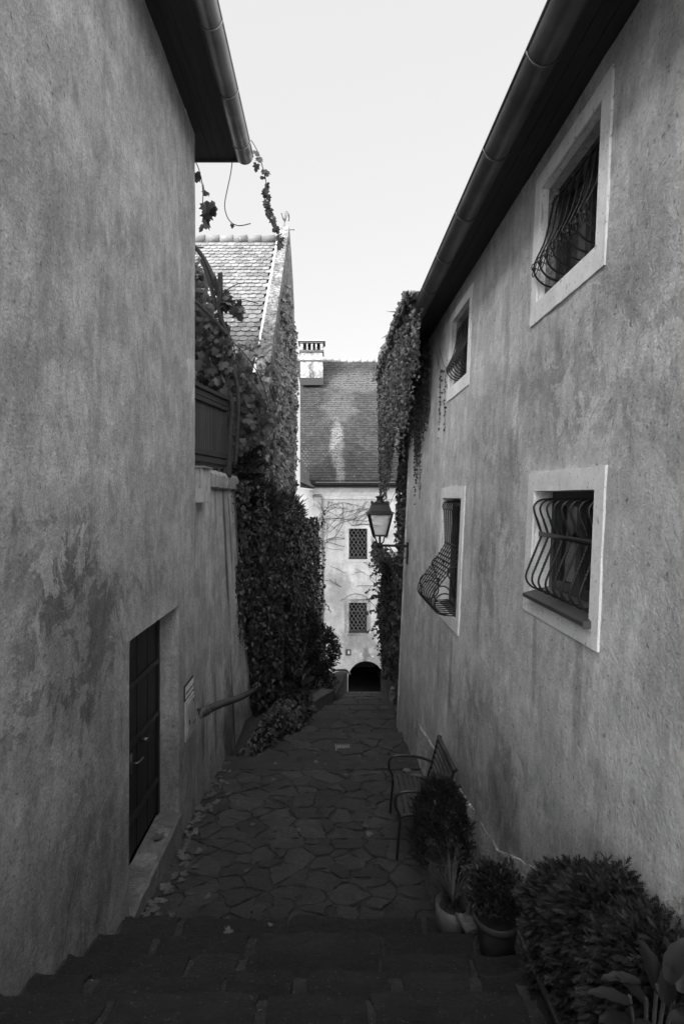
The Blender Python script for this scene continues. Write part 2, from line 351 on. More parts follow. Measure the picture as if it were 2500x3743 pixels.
def wl(z, Y=0): return -1.55
def wr(z, Y=5): return 1.40 + .045 * z
BND = [(7.4, -1.35), (8.8, -.72), (10.25, -.38), (11.16, -.08), (11.9, .14), (13.8, .45), (15.5, .6), (21.5, .75), (30, .75)]
def lb(Y):
    if Y <= 7.4: return -1.62
    for (a, xa), (b_, xb) in zip(BND[:-1], BND[1:]):
        if a <= Y <= b_: return xa + (xb - xa) * (Y - a) / (b_ - a)
    return .6
def rb(Y): return 1.62 if Y < 21.0 else 2.35

# far ground so nothing floats
mb = MB(); vs, fs = grid_mesh(41, 41, lambda i, j: (-400 + 20 * i, -400 + 20 * j, -12.5 + 1.2 * nz(i * .3, j * .3, 0))); mb.add(vs, fs)
props(mb.build('ground', M['ground']), kind='structure')
# mortar bed of the stepped lane (solid steps, rough top)
mb = MB()
for k, (a, ha, b_, hb) in enumerate(TR):
    n = max(2, int((b_ - a) / .06) if a > 1 and a < 14 else 3); nx = 50 if 1 < a < 14 else 6
    x0, x1 = -1.7, rb(a)
    if a > 8.7: x0 = -1.7
    def fn(i, j):
        x = x0 + (x1 - x0) * i / (nx - 1); y = a + (b_ - a) * j / (n - 1)
        e = 0 if not (1 < a < 14) else .010 * nz(x, y, 0, 5) + .006 * nz(x, y, 3, 14)
        yy = y + (.012 * nz(x, k, 1, 4) if j in (0, n - 1) and 1 < a < 14 else 0)
        return (x, yy, -(ha + (hb - ha) * j / (n - 1)) + e)
    vs, fs = grid_mesh(nx, n, fn); mb.add(vs, fs)
    hn = TR[k + 1][1] if k + 1 < len(TR) else hb + .3
    top = [vs[(n - 1) * nx + i] for i in range(nx)]; low = [(v[0], v[1] - .004, -hn - .05) for v in top]
    if hn - hb > .01: mb.add(top + low, [(i, i + 1, nx + i + 1, nx + i) for i in range(nx - 1)])
lane = mb.build('lane', M['mortar'], smooth=False); props(lane, kind='structure')

# ---- flagstones: clipped Voronoi cells, each a low rough slab
def clip(poly, px, py, nx_, ny_):
    out = []; n = len(poly)
    for i in range(n):
        a = poly[i]; b2 = poly[(i + 1) % n]
        da = (a[0] - px) * nx_ + (a[1] - py) * ny_; db = (b2[0] - px) * nx_ + (b2[1] - py) * ny_
        if da <= 0: out.append(a)
        if (da < 0 < db) or (db < 0 < da):
            t_ = da / (da - db); out.append((a[0] + (b2[0] - a[0]) * t_, a[1] + (b2[1] - a[1]) * t_))
    return out
def cells(x0, x1, y0, y1, sx, sy, gap):
    pts = []; ny = max(1, round((y1 - y0) / sy))
    for j in range(ny):
        nxx = max(2, round((x1 - x0) / (sx * random.uniform(.8, 1.25))))
        for i in range(nxx):
            pts.append((x0 + (i + .5 + random.uniform(-.47, .47)) * (x1 - x0) / nxx, y0 + (j + .5 + (random.uniform(-.55, .55) if ny > 1 else random.uniform(-.05, .05))) * (y1 - y0) / ny))
    res = []; wts = [random.choice((0, .3, .7)) * sx * sy * .8 for _q in pts]
    for i, p in enumerate(pts):
        poly = [(x0, y0), (x1, y0), (x1, y1), (x0, y1)]
        for j, q2 in enumerate(pts):
            if i == j: continue
            dx, dy = q2[0] - p[0], q2[1] - p[1]; L = math.hypot(dx, dy)
            if L > 4 * max(sx, sy): continue
            wd_ = max(-.2 * L, min(.2 * L, (wts[i] - wts[j]) / (2 * L)))
            g = gap * random.choice((.35, .45, .6, .8, 1.2, 2.0))
            poly = clip(poly, p[0] + dx / 2 + dx / L * (wd_ - g), p[1] + dy / 2 + dy / L * (wd_ - g), dx / L, dy / L)
            if len(poly) < 3: break
        if len(poly) >= 3: res.append(poly)
    return res
def slab(mb, poly, h, zf, seed, amp=1.):
    # roughen outline
    out = []; n = len(poly)
    for i in range(n):
        a = Vector((*poly[i], 0)); b2 = Vector((*poly[(i + 1) % n], 0)); L = (b2 - a).length; k = max(1, int(L / .045))
        if L < .02: continue
        nr = Vector((b2.y - a.y, a.x - b2.x, 0)).normalized()
        for s_ in range(k):
            p = a.lerp(b2, s_ / k); e = (.045 * nz(p.x, p.y, seed, 5) + .018 * nz(p.x, p.y, seed + 5, 16) + .006 * nz(p.x, p.y, seed + 5, 45)) * (0 if s_ == 0 else amp)
            p = p + nr * e
            if s_ == 0: p = p + Vector((random.uniform(-.006, .006), random.uniform(-.006, .006), 0))
            out.append(p)
    if len(out) < 3: return
    c = sum(out, Vector((0, 0, 0))) / len(out)
    tx, ty = random.uniform(-.016, .016), random.uniform(-.016, .016); dz = random.uniform(-.003, .004)
    def zt(p, k=0): return zf(p.y) + h + dz + (p.x - c.x) * tx + (p.y - c.y) * ty + .006 * nz(p.x, p.y, seed, 6)
    m_ = len(out); vs = [(p.x, p.y, zf(p.y) - .02) for p in out]
    vs += [(p.x, p.y, zt(p) - .008) for p in out]
    vs += [(c.x + (p.x - c.x) * .955, c.y + (p.y - c.y) * .955, zt(p)) for p in out]
    vs += [(c.x + (p.x - c.x) * .5, c.y + (p.y - c.y) * .5, zt(c.lerp(p, .5)) + .002) for p in out] + [(c.x, c.y, zt(c) + .003)]
    fs = []
    for r_ in range(3):
        fs += [(r_ * m_ + i, r_ * m_ + (i + 1) % m_, (r_ + 1) * m_ + (i + 1) % m_, (r_ + 1) * m_ + i) for i in range(m_)]
    fs += [(3 * m_ + i, 3 * m_ + (i + 1) % m_, 4 * m_) for i in range(m_)]
    mb.add(vs, fs)
mb = MB(); mb2 = MB(); sd = 0
for k, (a, ha, b_, hb) in enumerate(TR):
    if b_ < .4 or a > 20.9: continue
    zf = lambda y, a=a, ha=ha, b_=b_, hb=hb: -(ha + (hb - ha) * (y - a) / (b_ - a))
    x0 = -1.53 if a < 7.4 else max(-1.45, (lb(a) + lb(b_)) / 2 - .12); x1 = (1.25 if a < 9 else (1.42 if a < 14 else 1.5))
    L = b_ - a
    if L < .55:
        for pl in cells(x0, x1, a + .0, b_ + .02, .58, 1., .022 if a < 13 else .01): slab(mb2, pl, .018, zf, sd, .75); sd += 1
    elif k in (10,):
        for pl in cells(x0, x1, a + .01, b_, .30, .17, .008): slab(mb, pl, .013, zf, sd, 1.35); sd += 1
    else:
        eg = .32
        if a < 7.3 and k == 11:
            for pl in cells(x0, x1, a, b_ - .42, .34, .18, .008): slab(mb, pl, .013, zf, sd, 1.35); sd += 1
            for pl in cells(x0, x1, b_ - .40, b_ + .02, .95, 1., .012): slab(mb, pl, .015, zf, sd, 1.35); sd += 1
        else:
            for pl in cells(x0, x1, a + .01, b_ - eg, .42, .26, .011): slab(mb, pl, .015, zf, sd, 1.35); sd += 1
            for pl in cells(x0, x1, b_ - eg + .02, b_ + .02, .7, 1., .012): slab(mb, pl, .015, zf, sd); sd += 1
props(mb.build('flagstone_paving', M['stone']), kind='structure')
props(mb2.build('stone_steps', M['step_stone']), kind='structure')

# ------------------------------------------------------------------ wall builder with openings; coordinates u (= Y) and z
def lines(a, b, step, marks):
    s = set([round(a, 4), round(b, 4)] + [round(m, 4) for m in marks if a < m < b]); n = int((b - a) / step)
    for i in range(1, n):
        t_ = a + (b - a) * i / n
        if all(abs(t_ - m) > step * .4 for m in s): s.add(round(t_, 4))
    return sorted(s)
def wall_mesh(u0, u1, z0, z1, holes, xf, depth, sgn, step=.16, rough=.006, ext=.25):
    us = lines(u0, u1, step, [h[0] for h in holes] + [h[1] for h in holes]); zs = lines(z0, z1, step, [h[2] for h in holes] + [h[3] for h in holes])
    mb = MB()
    def inh(u, z): return any(h[0] < u < h[1] and h[2] < z < h[3] for h in holes)
    def fn(i, j):
        u, z = us[i], zs[j]; return (xf(z, u) + sgn * rough * (nz(u, z, 2, 1.6) + .5 * nz(u, z, 7, 5)), u, z)
    vs, fs = grid_mesh(len(us), len(zs), fn, lambda i, j: inh((us[i] + us[i + 1]) / 2, (zs[j] + zs[j + 1]) / 2)); mb.add(vs, fs)
    for (a, b_, c, d) in holes:
        ring = [(a, c), (b_, c), (b_, d), (a, d)]
        for i in range(4):
            p, q2 = ring[i], ring[(i + 1) % 4]
            k = 6
            pts = [(p[0] + (q2[0] - p[0]) * s / k, p[1] + (q2[1] - p[1]) * s / k) for s in range(k + 1)]
            o_ = [(xf(z, u), u, z) for (u, z) in pts]; n_ = [(xf(z, u) + sgn * depth, u, z) for (u, z) in pts]
            mb.add(o_ + n_, [(s, s + 1, k + 2 + s, k + 1 + s) for s in range(k)])
    # solid outer box: top, back, ends
    D = sgn * max(depth + .1, ext)
    us2 = [u0, u1]
    A = [(xf(z0, u0), u0, z0), (xf(z1, u0), u0, z1), (xf(z1, u0) + D, u0, z1), (xf(z0, u0) + D, u0, z0)]
    B = [(xf(z0, u1), u1, z0), (xf(z1, u1), u1, z1), (xf(z1, u1) + D, u1, z1), (xf(z0, u1) + D, u1, z0)]
    mb.add(A + B, [(0, 1, 2, 3), (7, 6, 5, 4), (3, 2, 6, 7), (1, 5, 6, 2), (0, 3, 7, 4)])
    return mb

# ================================================================== LEFT HOUSE
LH = thing('plastered_house', 'near tall plain house on the left with deep eave, dark doorway and no windows', 'house', (-1.55, 4, -3.4))
DY0, DY1, DZ0, DZ1 = 4.01, 5.335, -3.24, -1.115
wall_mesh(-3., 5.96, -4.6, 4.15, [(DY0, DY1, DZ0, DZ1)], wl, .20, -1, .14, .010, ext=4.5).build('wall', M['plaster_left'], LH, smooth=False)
# door: recessed planks
mb = MB(); ny_ = 9
for i in range(ny_):
    a = DY0 + .03 + (DY1 - DY0 - .06) * i / ny_; b_ = DY0 + .03 + (DY1 - DY0 - .06) * (i + 1) / ny_
    mb.box((-1.82, a + .003, DZ0 + .04), (-1.765 + .004 * (i % 2), b_ - .003, DZ1 - .04))
dr = mb.build('door', M['door'], LH, bevel=.003); dr['label'] = 'dark boarded door set deep in the wall'
mb = MB(); mb.box((-1.80, DY0 + .002, DZ0 + .002), (-1.745, DY0 + .05, DZ1 - .002)); mb.box((-1.80, DY1 - .05, DZ0 + .002), (-1.745, DY1 - .002, DZ1 - .002))
mb.box((-1.80, DY0 + .05, DZ1 - .06), (-1.745, DY1 - .05, DZ1 - .002)); mb.build('door_frame', M['door'], dr)
mb = MB()
for z in (DZ0 + .35, DZ0 + 1.02, DZ0 + 1.55): MB().box((-1.765, DY0 + .06, z), (-1.742, DY1 - .06, z + .05)).build('iron_strap', M['iron'], dr)
mb = MB(); mb.tube([(-1.76, 4.60, -2.36), (-1.70, 4.60, -2.36), (-1.695, 4.62, -2.36), (-1.695, 4.72, -2.37)], .009, 8)
mb.box((-1.762, 4.575, -2.46), (-1.757, 4.625, -2.28))
mb.build('handle', M['zinc_dark'], dr, smooth=True); MB().tube([(-1.765, 4.88, -2.28), (-1.71, 4.88, -2.28)], .02, 10).build('knob', M['zinc_dark'], dr, smooth=True)
mb = MB()
vs, fs = grid_mesh(12, 30, lambda i, j: (-1.76 + .245 * i / 11 + (.008 * nz(j * .3, 0, 0) if i == 11 else 0), DY0 + .005 + (DY1 - DY0 - .01) * j / 29, DZ0 + .003 + .012 * nz(i * .12, j * .25, 3) - (.012 if i == 11 else 0)))
mb.add(vs, fs); n_ = 30
mb.add([vs[j * 12 + 11] for j in range(30)] + [(vs[j * 12 + 11][0] - .004, vs[j * 12 + 11][1], -3.62) for j in range(30)], [(j, j + 1, 31 + j, 30 + j) for j in range(29)])
mb.box((-1.7, DY0 + .005, -3.62), (-1.52, DY0 + .01, DZ0 - .02)); mb.box((-1.7, DY1 - .01, -3.62), (-1.52, DY1 - .005, DZ0 - .02))
mb.build('door_sill', M['sill_stone'], LH, smooth=False)
mb = MB()
for i in range(4): mb.box((-1.552 + .10 * i + .002, -3., 4.152), (-1.552 + .10 * (i + 1) - .002, 6.40, 4.175))
mb.box((-1.60, 6.0, 4.152), (-1.552, 6.40, 4.175))
mb.box((-1.9, 5.965, 4.152), (-1.6, 6.40, 4.175))
mb.build('soffit', M['soffit'], LH)
mb = MB(); mb.box((-1.148, -3., 4.13), (-1.12, 6.43, 4.33)); mb.box((-1.95, 6.402, 4.13), (-1.15, 6.43, 4.33)); mb.build('fascia', M['fascia'], LH)
def tile_roof(mb, org, ux, uz, W, H, tw, ex, jit=.004, thick=.014, round_=True, over=1.6):
    org = Vector(org); ux = Vector(ux).normalized(); uz = Vector(uz).normalized(); nrm = ux.cross(uz).normalized()
    if nrm.z < 0: nrm = -nrm
    rows = int(H / ex); cols_ = int(W / tw) + 1
    for r_ in range(rows):
        for c_ in range(cols_):
            x = (c_ + (.5 if r_ % 2 else 0)) * tw; z = r_ * ex
            if x + tw > W + .01: continue
            k = random.uniform(-jit, jit); ti = random.uniform(-.004, .008); g = .004
            lift = thick + .010 + ti
            a = org + ux * (x + g) + uz * (z + k); b2 = org + ux * (x + tw - g) + uz * (z + k)
            up = uz * (ex * over)
            if round_: prof = [(0, .035), (.22, .008), (.5, 0), (.78, .008), (1, .035)]
            else: prof = [(0, 0), (1, 0)]
            bot = [a.lerp(b2, t_) + uz * d for (t_, d) in prof]; m_ = len(bot)
            top = [a + up, b2 + up]
            vs = [p + nrm * (lift) for p in bot] + [p + nrm * (lift - thick) for p in bot] + [p + nrm * .002 for p in top]
            fs = [tuple(range(m_)) + (2 * m_ + 1, 2 * m_)] + [(i, m_ + i, m_ + i + 1, i + 1) for i in range(m_ - 1)] + [(0, 2 * m_, m_), (m_ - 1, 2 * m_ - 1, 2 * m_ + 1)]
            mb.add(vs, fs)
mb = MB(); mb.prism([(-1.15, -3., 4.22), (-1.15, -3, 4.30), (-5.9, -3, 8.6), (-5.9, -3, 8.5)], (0, 9.42, 0)); mb.prism([(-5.9, -3., 8.5), (-5.9, -3, 8.6), (-9.5, -3, 5.6), (-9.5, -3, 5.5)], (0, 9.42, 0))
mb.box((-9, -2.98, 4.1), (-5.9, 5.9, 5.6)); rf = mb.build('roof', M['tile_dark'], LH)
mb = MB(); tile_roof(mb, (-1.10, 6.42, 4.28), (0, -1, 0), (-4.75, 0, 4.3), 9.4, 6.3, .2, .26); mb.build('roof_tiles', M['tile_dark'], rf)
mb = MB(); mb.prism([(-1.7, 5.93, 4.17), (-8.9, 5.93, 4.17), (-8.9, 5.93, 6.0), (-5.9, 5.93, 8.4)], (0, .02, 0)); mb.build('gable_end', M['plaster_left'], LH)
def gutter(name, cx, cz, r, y0, y1, m, parent, slope=0):
    mb = MB(); n = 14
    def ring(y, rr): return [(cx + rr * math.cos(math.pi + math.pi * k / n), y, cz + rr * math.sin(math.pi + math.pi * k / n)) for k in range(n + 1)]
    vs = ring(y0, r) + ring(y1, r) + ring(y0, r - .004) + ring(y1, r - .004); q_ = n + 1; fs = []
    for k in range(n): fs += [(k, k + 1, q_ + k + 1, q_ + k), (2*q_ + k + 1, 2*q_ + k, 3*q_ + k, 3*q_ + k + 1)]
    mb.add(vs, fs); mb.add(ring(y1, r - .002) , [tuple(range(n + 1))]); mb.add(ring(y0, r - .002), [tuple(range(n + 1))])
    for sx in (-1, 1): mb.tube([(cx + sx * r, y0, cz), (cx + sx * r, y1, cz)], .009, 6)
    g = mb.build(name, m, parent, smooth=True)
    y = y1 - .28
    while y > max(y0, -.5):
        b2 = MB(); b2.tube([(cx + (r + .004) * math.cos(math.pi + math.pi * k / 10), y, cz + (r + .004) * math.sin(math.pi + math.pi * k / 10)) for k in range(11)], .007, 5)
        b2.build('gutter_bracket', m, g, smooth=True); y -= .78
    return g
gutter('gutter', -1.045, 4.17, .10, -3., 6.38, M['zinc'], LH)
props(LH, kind='thing')

# ================================================================== GARDEN WALL behind the left house
GWt = thing('garden_wall', 'weathered plaster garden wall with crumbling coping beyond the left house', 'wall', (-1.55, 7.5, -4))
def wg(z, u):
    t_ = (u - 5.96) / 3.24; s_ = min(1, max(0, (z + 4.4) / 4.8)); return -1.55 + (.22 - .37 * s_) * t_ + .0
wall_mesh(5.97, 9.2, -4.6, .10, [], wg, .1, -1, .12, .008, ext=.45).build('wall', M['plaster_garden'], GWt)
mb = MB()
def fc(i, j):
    u = 5.97 + 3.28 * j / 40; prof = [(-.03, .105), (-.055, .13), (-.055, .30), (.02, .355), (.25, .37), (.5, .34), (.5, .1)]
    d, z = prof[i]; return (wg(.1, u) - d + .012 * nz(u, z, 4, 5), u, z + .015 * nz(u, i, 1, 4))
vs, fs = grid_mesh(7, 41, lambda i, j: (fc(i, j)[0] if i < 3 else wg(.1, 5.97 + 3.28 * j / 40) + [0,0,0,.02,-.12,-.35,-.45][i] , fc(i, j)[1], fc(i, j)[2])); mb.add(vs, fs)
mb.add([vs[40 * 7 + i] for i in range(7)], [tuple(range(7))]); mb.build('coping', plaster('coping', .42, streak=.5, mott=.35, grain=.8, bump=1.), GWt)
# pier behind the end of the wall
pier = MB(); a = P(862, 1900, 9.6); pier.box((-1.70, 9.32, -4.9), (-1.58, 9.55, .05)); o = pier.build('wall_pier', M['plaster_garden'])
props(o, 'narrow plaster pier strip in the ivy past the garden wall end', 'pier')
# handrail pipe along the garden wall
HR = thing('handrail', 'thick dark iron handrail on the garden wall running down into the ivy', 'handrail', (-1.45, 6, -2.4))
a = P(742, 2604, 5.62); b_ = P(965, 2514, 9.9); b_.x = wg(-3.6, 9.1) + .1
pts = [a.lerp(b_, t_ / 10) + Vector((0, 0, .012 * math.sin(t_))) for t_ in range(11)]
mb = MB(); mb.tube(pts, .045, 12); mb.tube([pts[0], pts[0] + (b_ - a) * .045], .052, 12); mb.build('rail', M['pipe'], HR, smooth=True)
mb = MB(); mb.lathe([(.0, -.05), (.035, -.045), (.05, -.02), (.05, .02), (.035, .045), (0, .05)], (0, 0, 0), 14)
mb.v = [(p[2] * .15 + pts[0].x, p[0] + pts[0].y - .02 + p[2] * 1.3, p[1] + pts[0].z) for p in mb.v]; mb.build('end_cap', M['pot_grey'], HR, smooth=True)
for k in (1, 5, 9):
    mb = MB(); p = pts[k]; mb.tube([p, (wg(p.z, p.y) - .02, p.y, p.z - .03)], .014, 8); mb.build('rail_bracket', M['pipe'], HR, smooth=True)
# meter box and sign on the left wall
UB = thing('meter_box', 'small painted metal meter box set in the wall below the sign', 'meter box', (-1.55, 5.7, -2.5))
z0, z1 = P(700, 2712, 1.55 * F / 507).z, -2.22; z0 = -2.62
mb = MB(); mb.box((-1.552, 5.535, z0), (-1.528, 5.845, z1 + .03)); mb.build('frame', M['box_paint'], UB, bevel=.004)
mb = MB(); mb.box((-1.527, 5.555, z0 + .02), (-1.518, 5.825, z1)); d_ = mb.build('door', M['box_paint'], UB, bevel=.003)
for z in (z1 - .05, z0 + .10):
    mb = MB(); mb.box((-1.517, 5.77, z), (-1.508, 5.835, z + .03)); mb.build('hinge', M['zinc'], d_)
mb = MB(); mb.box((-1.517, 5.60, -2.46), (-1.510, 5.612, -2.41)); mb.build('keyhole', M['sign_black'], d_)
SG = thing('house_sign', 'white name plate with black border and lettering above the meter box', 'sign', (-1.54, 5.68, -2.13))
zc = -2.10
mb = MB(); mb.box((-1.553, 5.52, zc - .085), (-1.540, 5.86, zc + .085)); mb.build('border', M['sign_black'], SG, bevel=.002)
mb = MB(); mb.box((-1.541, 5.532, zc - .062), (-1.536, 5.848, zc + .062)); mb.build('plate', M['sign_white'], SG)
cu = bpy.data.curves.new('lettering', 'FONT'); cu.body = 'Schleusenschloss 42'; cu.size = .038; cu.align_x = 'CENTER'; cu.align_y = 'CENTER'; cu.extrude = .001
to = bpy.data.objects.new('lettering', cu); col.objects.link(to); to.parent = SG
to.location = Vector((-1.534, 5.69, zc - .005)) - ORG[SG]; to.rotation_euler = (R(90), 0, R(90)); cu.materials.append(M['sign_black'])
bpy.context.view_layer.update(); _me = bpy.data.meshes.new_from_object(to); _lo, _ro = to.location.copy(), to.rotation_euler.copy(); bpy.data.objects.remove(to)
to = bpy.data.objects.new('lettering', _me); col.objects.link(to); to.parent = SG; to.location = _lo; to.rotation_euler = _ro
# small slatted box on the coping
SB = thing('wall_box', 'small slatted metal box fixed to the garden wall top beside the house corner', 'box', (-1.5, 6.35, 0))
bx0 = P(723, 1700, 6.1); X = -1.47; ya, yb = 5.99, 6.36
for i in range(3):
    mb = MB(); a = ya + (yb - ya) * i / 3; mb.box((-1.56, a + .004, -.07), (X + .006 * i, a + (yb - ya) / 3 - .004, .33)); mb.build('slat', M['box_paint'], SB, bevel=.004)
mb = MB(); mb.box((-1.60, ya - .03, .333), (X + .03, yb + .02, .352)); mb.build('lid', M['zinc'], SB)

# wooden screen panel above the garden wall
SP = thing('screen_fence', 'dark wooden board screen standing on the garden wall', 'fence', (-1.7, 7.5, .4))
pa = Vector((-2.02, 6.1, 0)); pb = Vector((-1.62, 8.02, 0))
dv = (pb - pa); L_ = dv.length; du = dv.normalized()
mb = MB(); nb = 34
for i in range(nb):
    a = pa + du * (L_ * i / nb + .003); b2 = pa + du * (L_ * (i + 1) / nb - .003)
    mb.beam(Vector((a.x, a.y, 0)).lerp(Vector((b2.x, b2.y, 0)), .5) + Vector((0, 0, .42)), Vector((a.x, a.y, 0)).lerp(Vector((b2.x, b2.y, 0)), .5) + Vector((0, 0, 1.42)), (b2 - a).length, .018, up=(du.y, -du.x, 0))
# beam with vertical direction: width axis falls along du
mb.build('board', M['panel'], SP)
offn = Vector((du.y, -du.x, 0)) * .03
for (z, h) in ((1.50, .05), (1.42, .07), (1.345, .06), (.62, .075), (.52, .075)):
    b2 = MB(); b2.beam(pa + offn + Vector((0, 0, z)), pb + offn + Vector((0, 0, z)), .03 if z < 1.49 else .09, h); b2.build('rail', M['panel_dark'], SP)
mb = MB(); mb.box((pb.x - .03, pb.y - .02, .36), (pb.x + .04, pb.y + .05, 1.56)); mb.build('post', M['panel_dark'], SP)
mb = MB(); mb.tube([(pb.x + .055, pb.y + .06, .3), (pb.x + .055, pb.y + .06, 1.62)], .014, 8); mb.build('metal_pole', M['zinc'], SP, smooth=True)

# pergola frame with vine
PG = thing('pergola', 'dark bent iron pergola frame rising behind the wooden screen', 'pergola', (-1.75, 8.2, .4))
Yp = 8.15
def beamP(name, pts, r, m=M['panel_dark'], per=5, n=6, parent=PG, Y=Yp):
    mb = MB(); mb.tube(spline([P(x, y, Y + (c[0] if c else 0)) for (x, y, *c) in pts], per), r, n); return mb.build(name, m, parent, smooth=False)
beamP('post', [(806, 1000), (808, 1250), (808, 1735)], .042)
beamP('arch', [(640, 850), (700, 890), (745, 945), (775, 1010), (802, 1090)], .035)
beamP('brace', [(740, 950), (760, 1010), (778, 1070), (792, 1130)], .036)
beamP('arch', [(640, 850, .6), (720, 905, .6), (770, 980, .6), (800, 1060, .6)], .02, M['iron'])
VT = thing('old_vine', 'twisted old grapevine trunk climbing the pergola', 'vine', (-1.7, 8.1, .4))
mb = MB(); pts = spline([P(x, y, 8.05) for (x, y) in ((835, 1745), (840, 1600), (848, 1480), (830, 1400), (845, 1300), (822, 1200), (800, 1130), (803, 1060), (785, 1010))], 6)
mb.tube(pts, [.05 - .03 * i / len(pts) for i in range(len(pts))], 8); mb.build('trunk', M['bark'], VT, smooth=True)
mb = MB(); pts = spline([P(x, y, 8.0) for (x, y) in ((830, 1225), (780, 1165), (735, 1120), (690, 1080))], 6); mb.tube(pts, [.032 - .01 * i / len(pts) for i in range(len(pts))], 8); mb.build('limb', M['bark'], VT, smooth=True)
mb = MB(); pts = spline([P(x, y, 8.05) for (x, y) in ((860, 1700), (872, 1500), (862, 1380), (830, 1330))], 6); mb.tube(pts, .03, 8); mb.build('limb', M['bark'], VT, smooth=True)

# ================================================================== RIGHT HOUSE
RH = thing('plastered_house', 'long plastered house on the right with barred windows and overhanging gutter', 'house', (1.4, 5, -4))
WA = (2.85, 3.67, 1.37, 2.17); WB = (5.535, 6.345, 1.315, 2.125); WD = (2.74, 3.55, -.65, .035); WC = (5.52, 6.42, -1.31, -.02); WE = (8.15, 8.9, 1.3, 2.05)
holes = [WA, WB, WD, WC, WE]
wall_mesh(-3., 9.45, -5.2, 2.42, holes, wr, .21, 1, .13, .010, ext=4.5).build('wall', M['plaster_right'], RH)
mb = MB(); mb.tube([(wr(z) + .012, 9.43, z) for z in np.linspace(-5, 2.4, 12)], .03, 8); mb.build('corner_bead', M['plaster_right'], RH, smooth=True)
# plinth
prof = [(1.5, -1.0), (2.0, -1.55), (2.7, -2.09), (3.25, -2.33), (3.6, -2.49), (3.96, -2.69), (4.28, -2.73), (4.59, -2.76), (5.11, -2.86), (5.9, -2.98), (6.6, -3.10), (7.3, -3.20), (8.2, -3.72), (9.2, -4.22), (9.47, -4.35)]
mb = MB(); top = []
for (a, za), (b_, zb) in zip(prof[:-1], prof[1:]):
    k = max(1, int((b_ - a) / .05))
    for s in range(k):
        u = a + (b_ - a) * s / k; top.append((u, za + (zb - za) * s / k + .018 * nz(u, 0, 5, 5) + .012 * nz(u, 0, 9, 19)))
top.append(prof[-1]); nrow = 14; T = .022
def xpl(z, u): return wr(z) - T * (.62 + 1.3 * nz(u, z, 9, 6)) - .006 * nz(u, z, 9, 3)
vs = []
for (u, z) in top:
    vs.append((wr(z) + .008, u, z + .0)); vs.append((xpl(z, u) + .001, u, z - .006))
    for r_ in range(nrow):
        zz = z - .01 + (-5.3 - z) * r_ / (nrow - 1); vs.append((xpl(zz, u), u, zz))
K = nrow + 2; mb.add(vs, [(i*K+j, i*K+j+1, (i+1)*K+j+1, (i+1)*K+j) for i in range(len(top)-1) for j in range(K-1)])
e = [vs[(len(top)-1)*K + j] for j in range(K)]; mb.add(e + [(wr(p[2]) + .05, p[1], p[2]) for p in e], [(j, j+1, K+j+1, K+j) for j in range(K-1)])
mb.build('plinth', M['plaster_plinth'], RH)
# plinth bottom corner, soffit, roof, gutter
mb = MB()
for i in range(3): mb.box((1.24 + .09 * i + .002, -3., 2.415), (1.24 + .09 * (i + 1) - .002, 10.9, 2.435))
mb.build('soffit', M['soffit'], RH)
mb = MB(); mb.box((1.215, -3., 2.37), (1.238, 10.9, 2.55)); mb.build('fascia', M['fascia'], RH)
mb = MB(); mb.prism([(1.2, -3., 2.47), (1.2, -3, 2.55), (5.6, -3, 6.0), (5.6, -3, 5.9)], (0, 13.9, 0)); mb.prism([(5.6, -3., 5.9), (5.6, -3, 6.0), (9.5, -3, 2.6), (9.5, -3, 2.5)], (0, 13.9, 0))
rr = mb.build('roof', M['tile_dark'], RH)
mb = MB(); tile_roof(mb, (1.17, -3., 2.53), (0, 1, 0), (4.4, 0, 3.45), 13.9, 5.5, .2, .26); mb.build('roof_tiles', M['tile_dark'], rr)
gutter('gutter', 1.135, 2.38, .088, -3., 10.85, M['zinc_dark'], RH)
# far part of the building
mb = wall_mesh(9.62, 10.7, -6.2, 2.42, [], lambda z, u: 1.47 + .02 * z, .2, 1, .2, .02, ext=4.4); mb.build('rear_wall', plaster('plaster_rear', .26, streak=.5, mott=.35, grain=.6, bump=.8), RH)
o = wall_mesh(10.71, 14.1, -6.4, -1.5, [], lambda z, u: 1.47 + .02 * z, .2, 1, .2, .02, ext=.5).build('retaining_wall', bpy.data.materials['plaster_rear']); props(o, 'stained grey retaining wall below the ivy on the right of the lower steps', 'wall')
mb = MB(); mb.prism([(1.32, 9.5, -5.6), (1.42, 9.5, -3.2), (1.9, 9.5, -3.2), (1.9, 9.5, -5.6)], (0, 2.5, 0)); mb.build('buttress', M['plaster_plinth'], RH)

